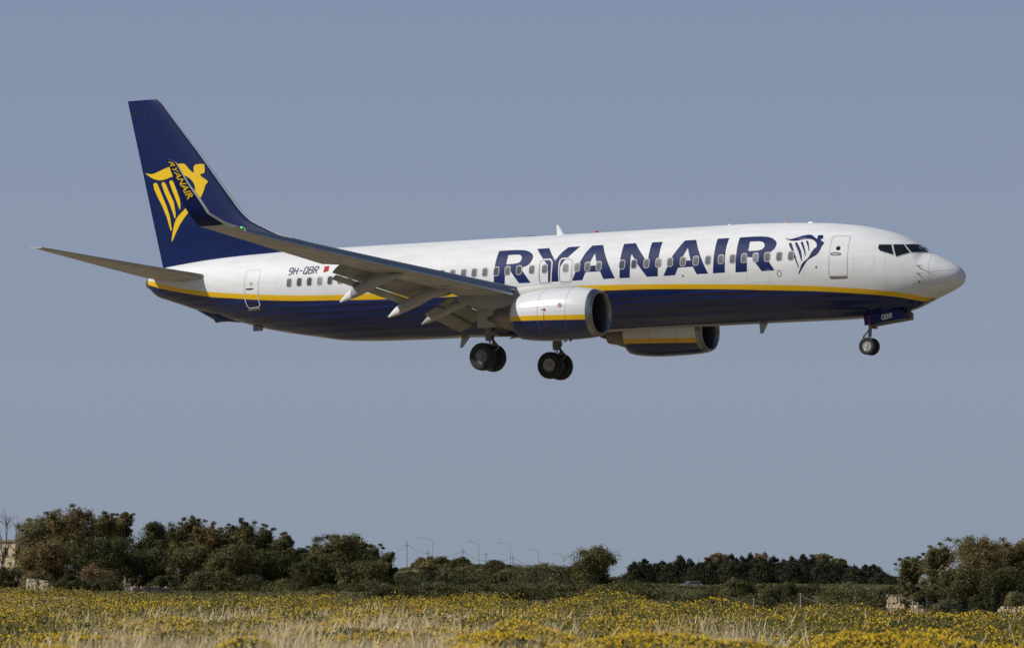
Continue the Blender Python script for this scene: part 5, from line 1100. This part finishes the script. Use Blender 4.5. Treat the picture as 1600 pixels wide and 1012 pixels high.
# street lamps on the hill road
LP = [(676, 844.5, 654, 839.5, 985, 'nearest and tallest street lamp, leftmost of the five on the hill'), (748, 850, 731, 845, 1040, 'second street lamp from the left on the hill'), (797, 852, 778, 847.5, 1075, 'third street lamp from the left, at the middle of the row on the hill'), (841, 860, 823, 857, 1160, 'fourth street lamp from the left, half hidden by an olive bush'), (881, 869, 863, 863.5, 1230, 'farthest street lamp, rightmost of the five on the hill')]
for px, yt, ax, ay, Y, lab in LP:
    X = px_x(px, Y); g = float(hill(X, Y)); zt = px_z(yt, Y); dx = px_x(ax, Y) - X; dz = px_z(ay, Y) - zt
    lp = empty('street_lamp', (X, Y, g), lab, 'street lamp', 'street lamps along the hill road')
    m = MB(); m.tube((0, 0, -.3), (0, 0, zt - g), .15, .09, 8); m.build('pole', M_pole, lp)
    m = MB(); m.tube((0, 0, zt - g - .05), (dx * .25, 0, zt - g + dz * .45), .06, .055, 6); m.tube((dx * .25, 0, zt - g + dz * .45), (dx * .8, 0, zt - g + dz * .9), .055, .05, 6); m.build('arm', M_pole, lp)
    m = MB(); m.box((dx * .9, 0, zt - g + dz * .95), (abs(dx) * .3, .3, .14), 0, Matrix.Rotation(-math.atan2(dz, dx) + math.pi if dx < 0 else 0, 3, 'Y') if False else None); m.build('lamp_head', M_pole, lp, smooth=False)
PO = [(636, 845, 930, 'weathered wire pole left of all the street lamps'), (669, 858, 1000, 'shorter wire pole just left of the first street lamp'), (723, 856, 1010, 'wire pole standing midway between the first two street lamps'), (759, 860.5, 1080, 'wire pole just right of the second street lamp'), (801, 866, 1120, 'short wire pole close behind the third street lamp')]
tops = []
for px, yt, Y, lab in PO:
    X = px_x(px, Y); g = float(hill(X, Y)); zt = px_z(yt, Y); po = empty('utility_pole', (X, Y, g), lab, 'utility pole', 'wire poles on the hill')
    m = MB(); m.tube((0, 0, -.3), (0, 0, zt - g), .13, .10, 8); m.build('pole', M_wood, po); m = MB(); m.box((0, 0, zt - g - .9), (1.3, .12, .12)); m.build('crossarm', M_wood, po, smooth=False); tops.append(Vector((X, Y, zt - .8)))
def wire(a, b, sag, label, r=.03):
    a, b = Vector(a), Vector(b); mb = MB(); P = []
    for k in range(13): t_ = k / 12; q = a.lerp(b, t_); q.z -= sag * 4 * t_ * (1 - t_); P.append(q)
    c = P[0].copy()
    for k in range(12): mb.tube(P[k] - c, P[k + 1] - c, r, r, 5, cap=False)
    o = mb.build('overhead_wire', M_wire, None, fix=False, sh=0); o.location = c; return tag(o, label, 'wire')
wire((px_x(590, 925), 925, px_z(866, 925)), tops[0], 1.0, 'overhead wire rising from the grove to the leftmost wire pole')
wire(tops[0], tops[2], 2.0, 'overhead wire sagging between the leftmost wire pole and the one between the first two lamps')
wire(tops[2], tops[4], 2.0, 'overhead wire sagging past the second street lamp')
wire(tops[4], (px_x(868, 1150), 1150, px_z(884, 1150)), 1.2, 'overhead wire running down from the third street lamp to the right')
FP = [(1250, 927.5, 190, 'tall thin wire pole behind the flowers on the right', .036), (1447, 936, 175, 'pale post at the right end of the sagging wire', .034), (1425, 940, 180, 'left one of two short pale posts before the stone wall', .034), (1432.5, 942, 180, 'right one of two short pale posts before the stone wall', .034), (1177, 935, 180, 'thin pale marker post left of the tall wire pole', .034)]
for px, yt, Y, lab, r in FP:
    X = px_x(px, Y); g = float(hill(X, Y)); fp = empty('fence_post', (X, Y, g), lab, 'post'); m = MB(); h_ = px_z(yt, Y) - g; m.tube((0, 0, -.2), (0, 0, h_), r, r * .85, 8); m.build('shaft', M_wood, fp); m = MB(); m.lathe((0, 0, h_), (0, 0, 1), [(0, r * 1.15), (.03, r * 1.15), (.05, 0)], 8); m.build('cap', M_pole, fp)
def P3(px, py, Y): return (px_x(px, Y), Y, px_z(py, Y))
wire(P3(1250, 930, 190), P3(1412, 949, 182), .38, 'wire sagging from the tall thin pole to the short pale posts', .012)
wire(P3(1447, 938.5, 175), P3(1600, 957, 165), .16, 'wire running from the pale post down to the right edge', .012)
def car(px, Y, yroof, col, label, rz, scl=1.0):
    X = px_x(px, Y); zt = px_z(yroof, Y); r = empty('parked_car', (X, Y, zt - 1.45 * scl), label, 'car'); r.rotation_euler = (0, 0, rz); r.scale = (scl,) * 3
    pm = mat(label.split()[0] + '_car_paint', col, .25, coat=.6); gl = mat(label.split()[0] + '_car_glass', (.05, .065, .065), .15)
    def ext(prof, hw, name, m_, par, ins=0.0):
        n_ = len(prof); Vv = [(x, -hw + (ins if z > .95 else 0), z) for x, z in prof] + [(x, hw - (ins if z > .95 else 0), z) for x, z in prof]
        return mesh_obj(name, Vv, [tuple(range(n_))[::-1], tuple(range(n_, 2 * n_))] + [(k, (k + 1) % n_, n_ + (k + 1) % n_, n_ + k) for k in range(n_)], m_, par, None, False, True)
    b = ext([(-2.05, .3), (2.05, .3), (2.1, .6), (1.95, .82), (1.0, .95), (-1.9, .98), (-2.1, .8)], .86, 'body', pm, r)
    c = ext([(1.0, .96), (.25, 1.42), (-1.35, 1.45), (-1.95, .98)], .84, 'cabin', pm, r, .12)
    ext([(.86, .99), (.22, 1.37), (-1.30, 1.39), (-1.80, 1.0)], .855, 'side_windows', gl, r, .11)
    mesh_obj('windscreen', [(1.0, -.72, .985), (1.0, .72, .985), (.30, .66, 1.405), (.30, -.66, 1.405)], [(0, 1, 2, 3)], gl, r, None, False)
    for x in (-1.3, 1.3):
        for s in (1, -1): m_ = MB(); m_.lathe((x, s * .80, .31), (0, s, 0), [(-.1, .12), (-.1, .31), (.08, .31), (.09, .2), (.07, 0)], 18); m_.build('wheel', M_rub, r)
    for s in (1, -1): m_ = MB(); m_.box((2.02, s * .62, .68), (.1, .3, .14)); m_.build('headlight', M_tip, r)
    return r
car(1077, 640, 907.5, (.62, .63, .63), 'silver parked car half hidden by bushes below the conifer row', math.radians(200), .95)
car(1051, 652, 911.5, (.45, .03, .03), 'red parked car mostly hidden, left of the silver one', math.radians(190), .8)
car(1010, 660, 911, (.7, .7, .69), 'white parked car low behind bushes at the left end of the conifer row', math.radians(185), .85)
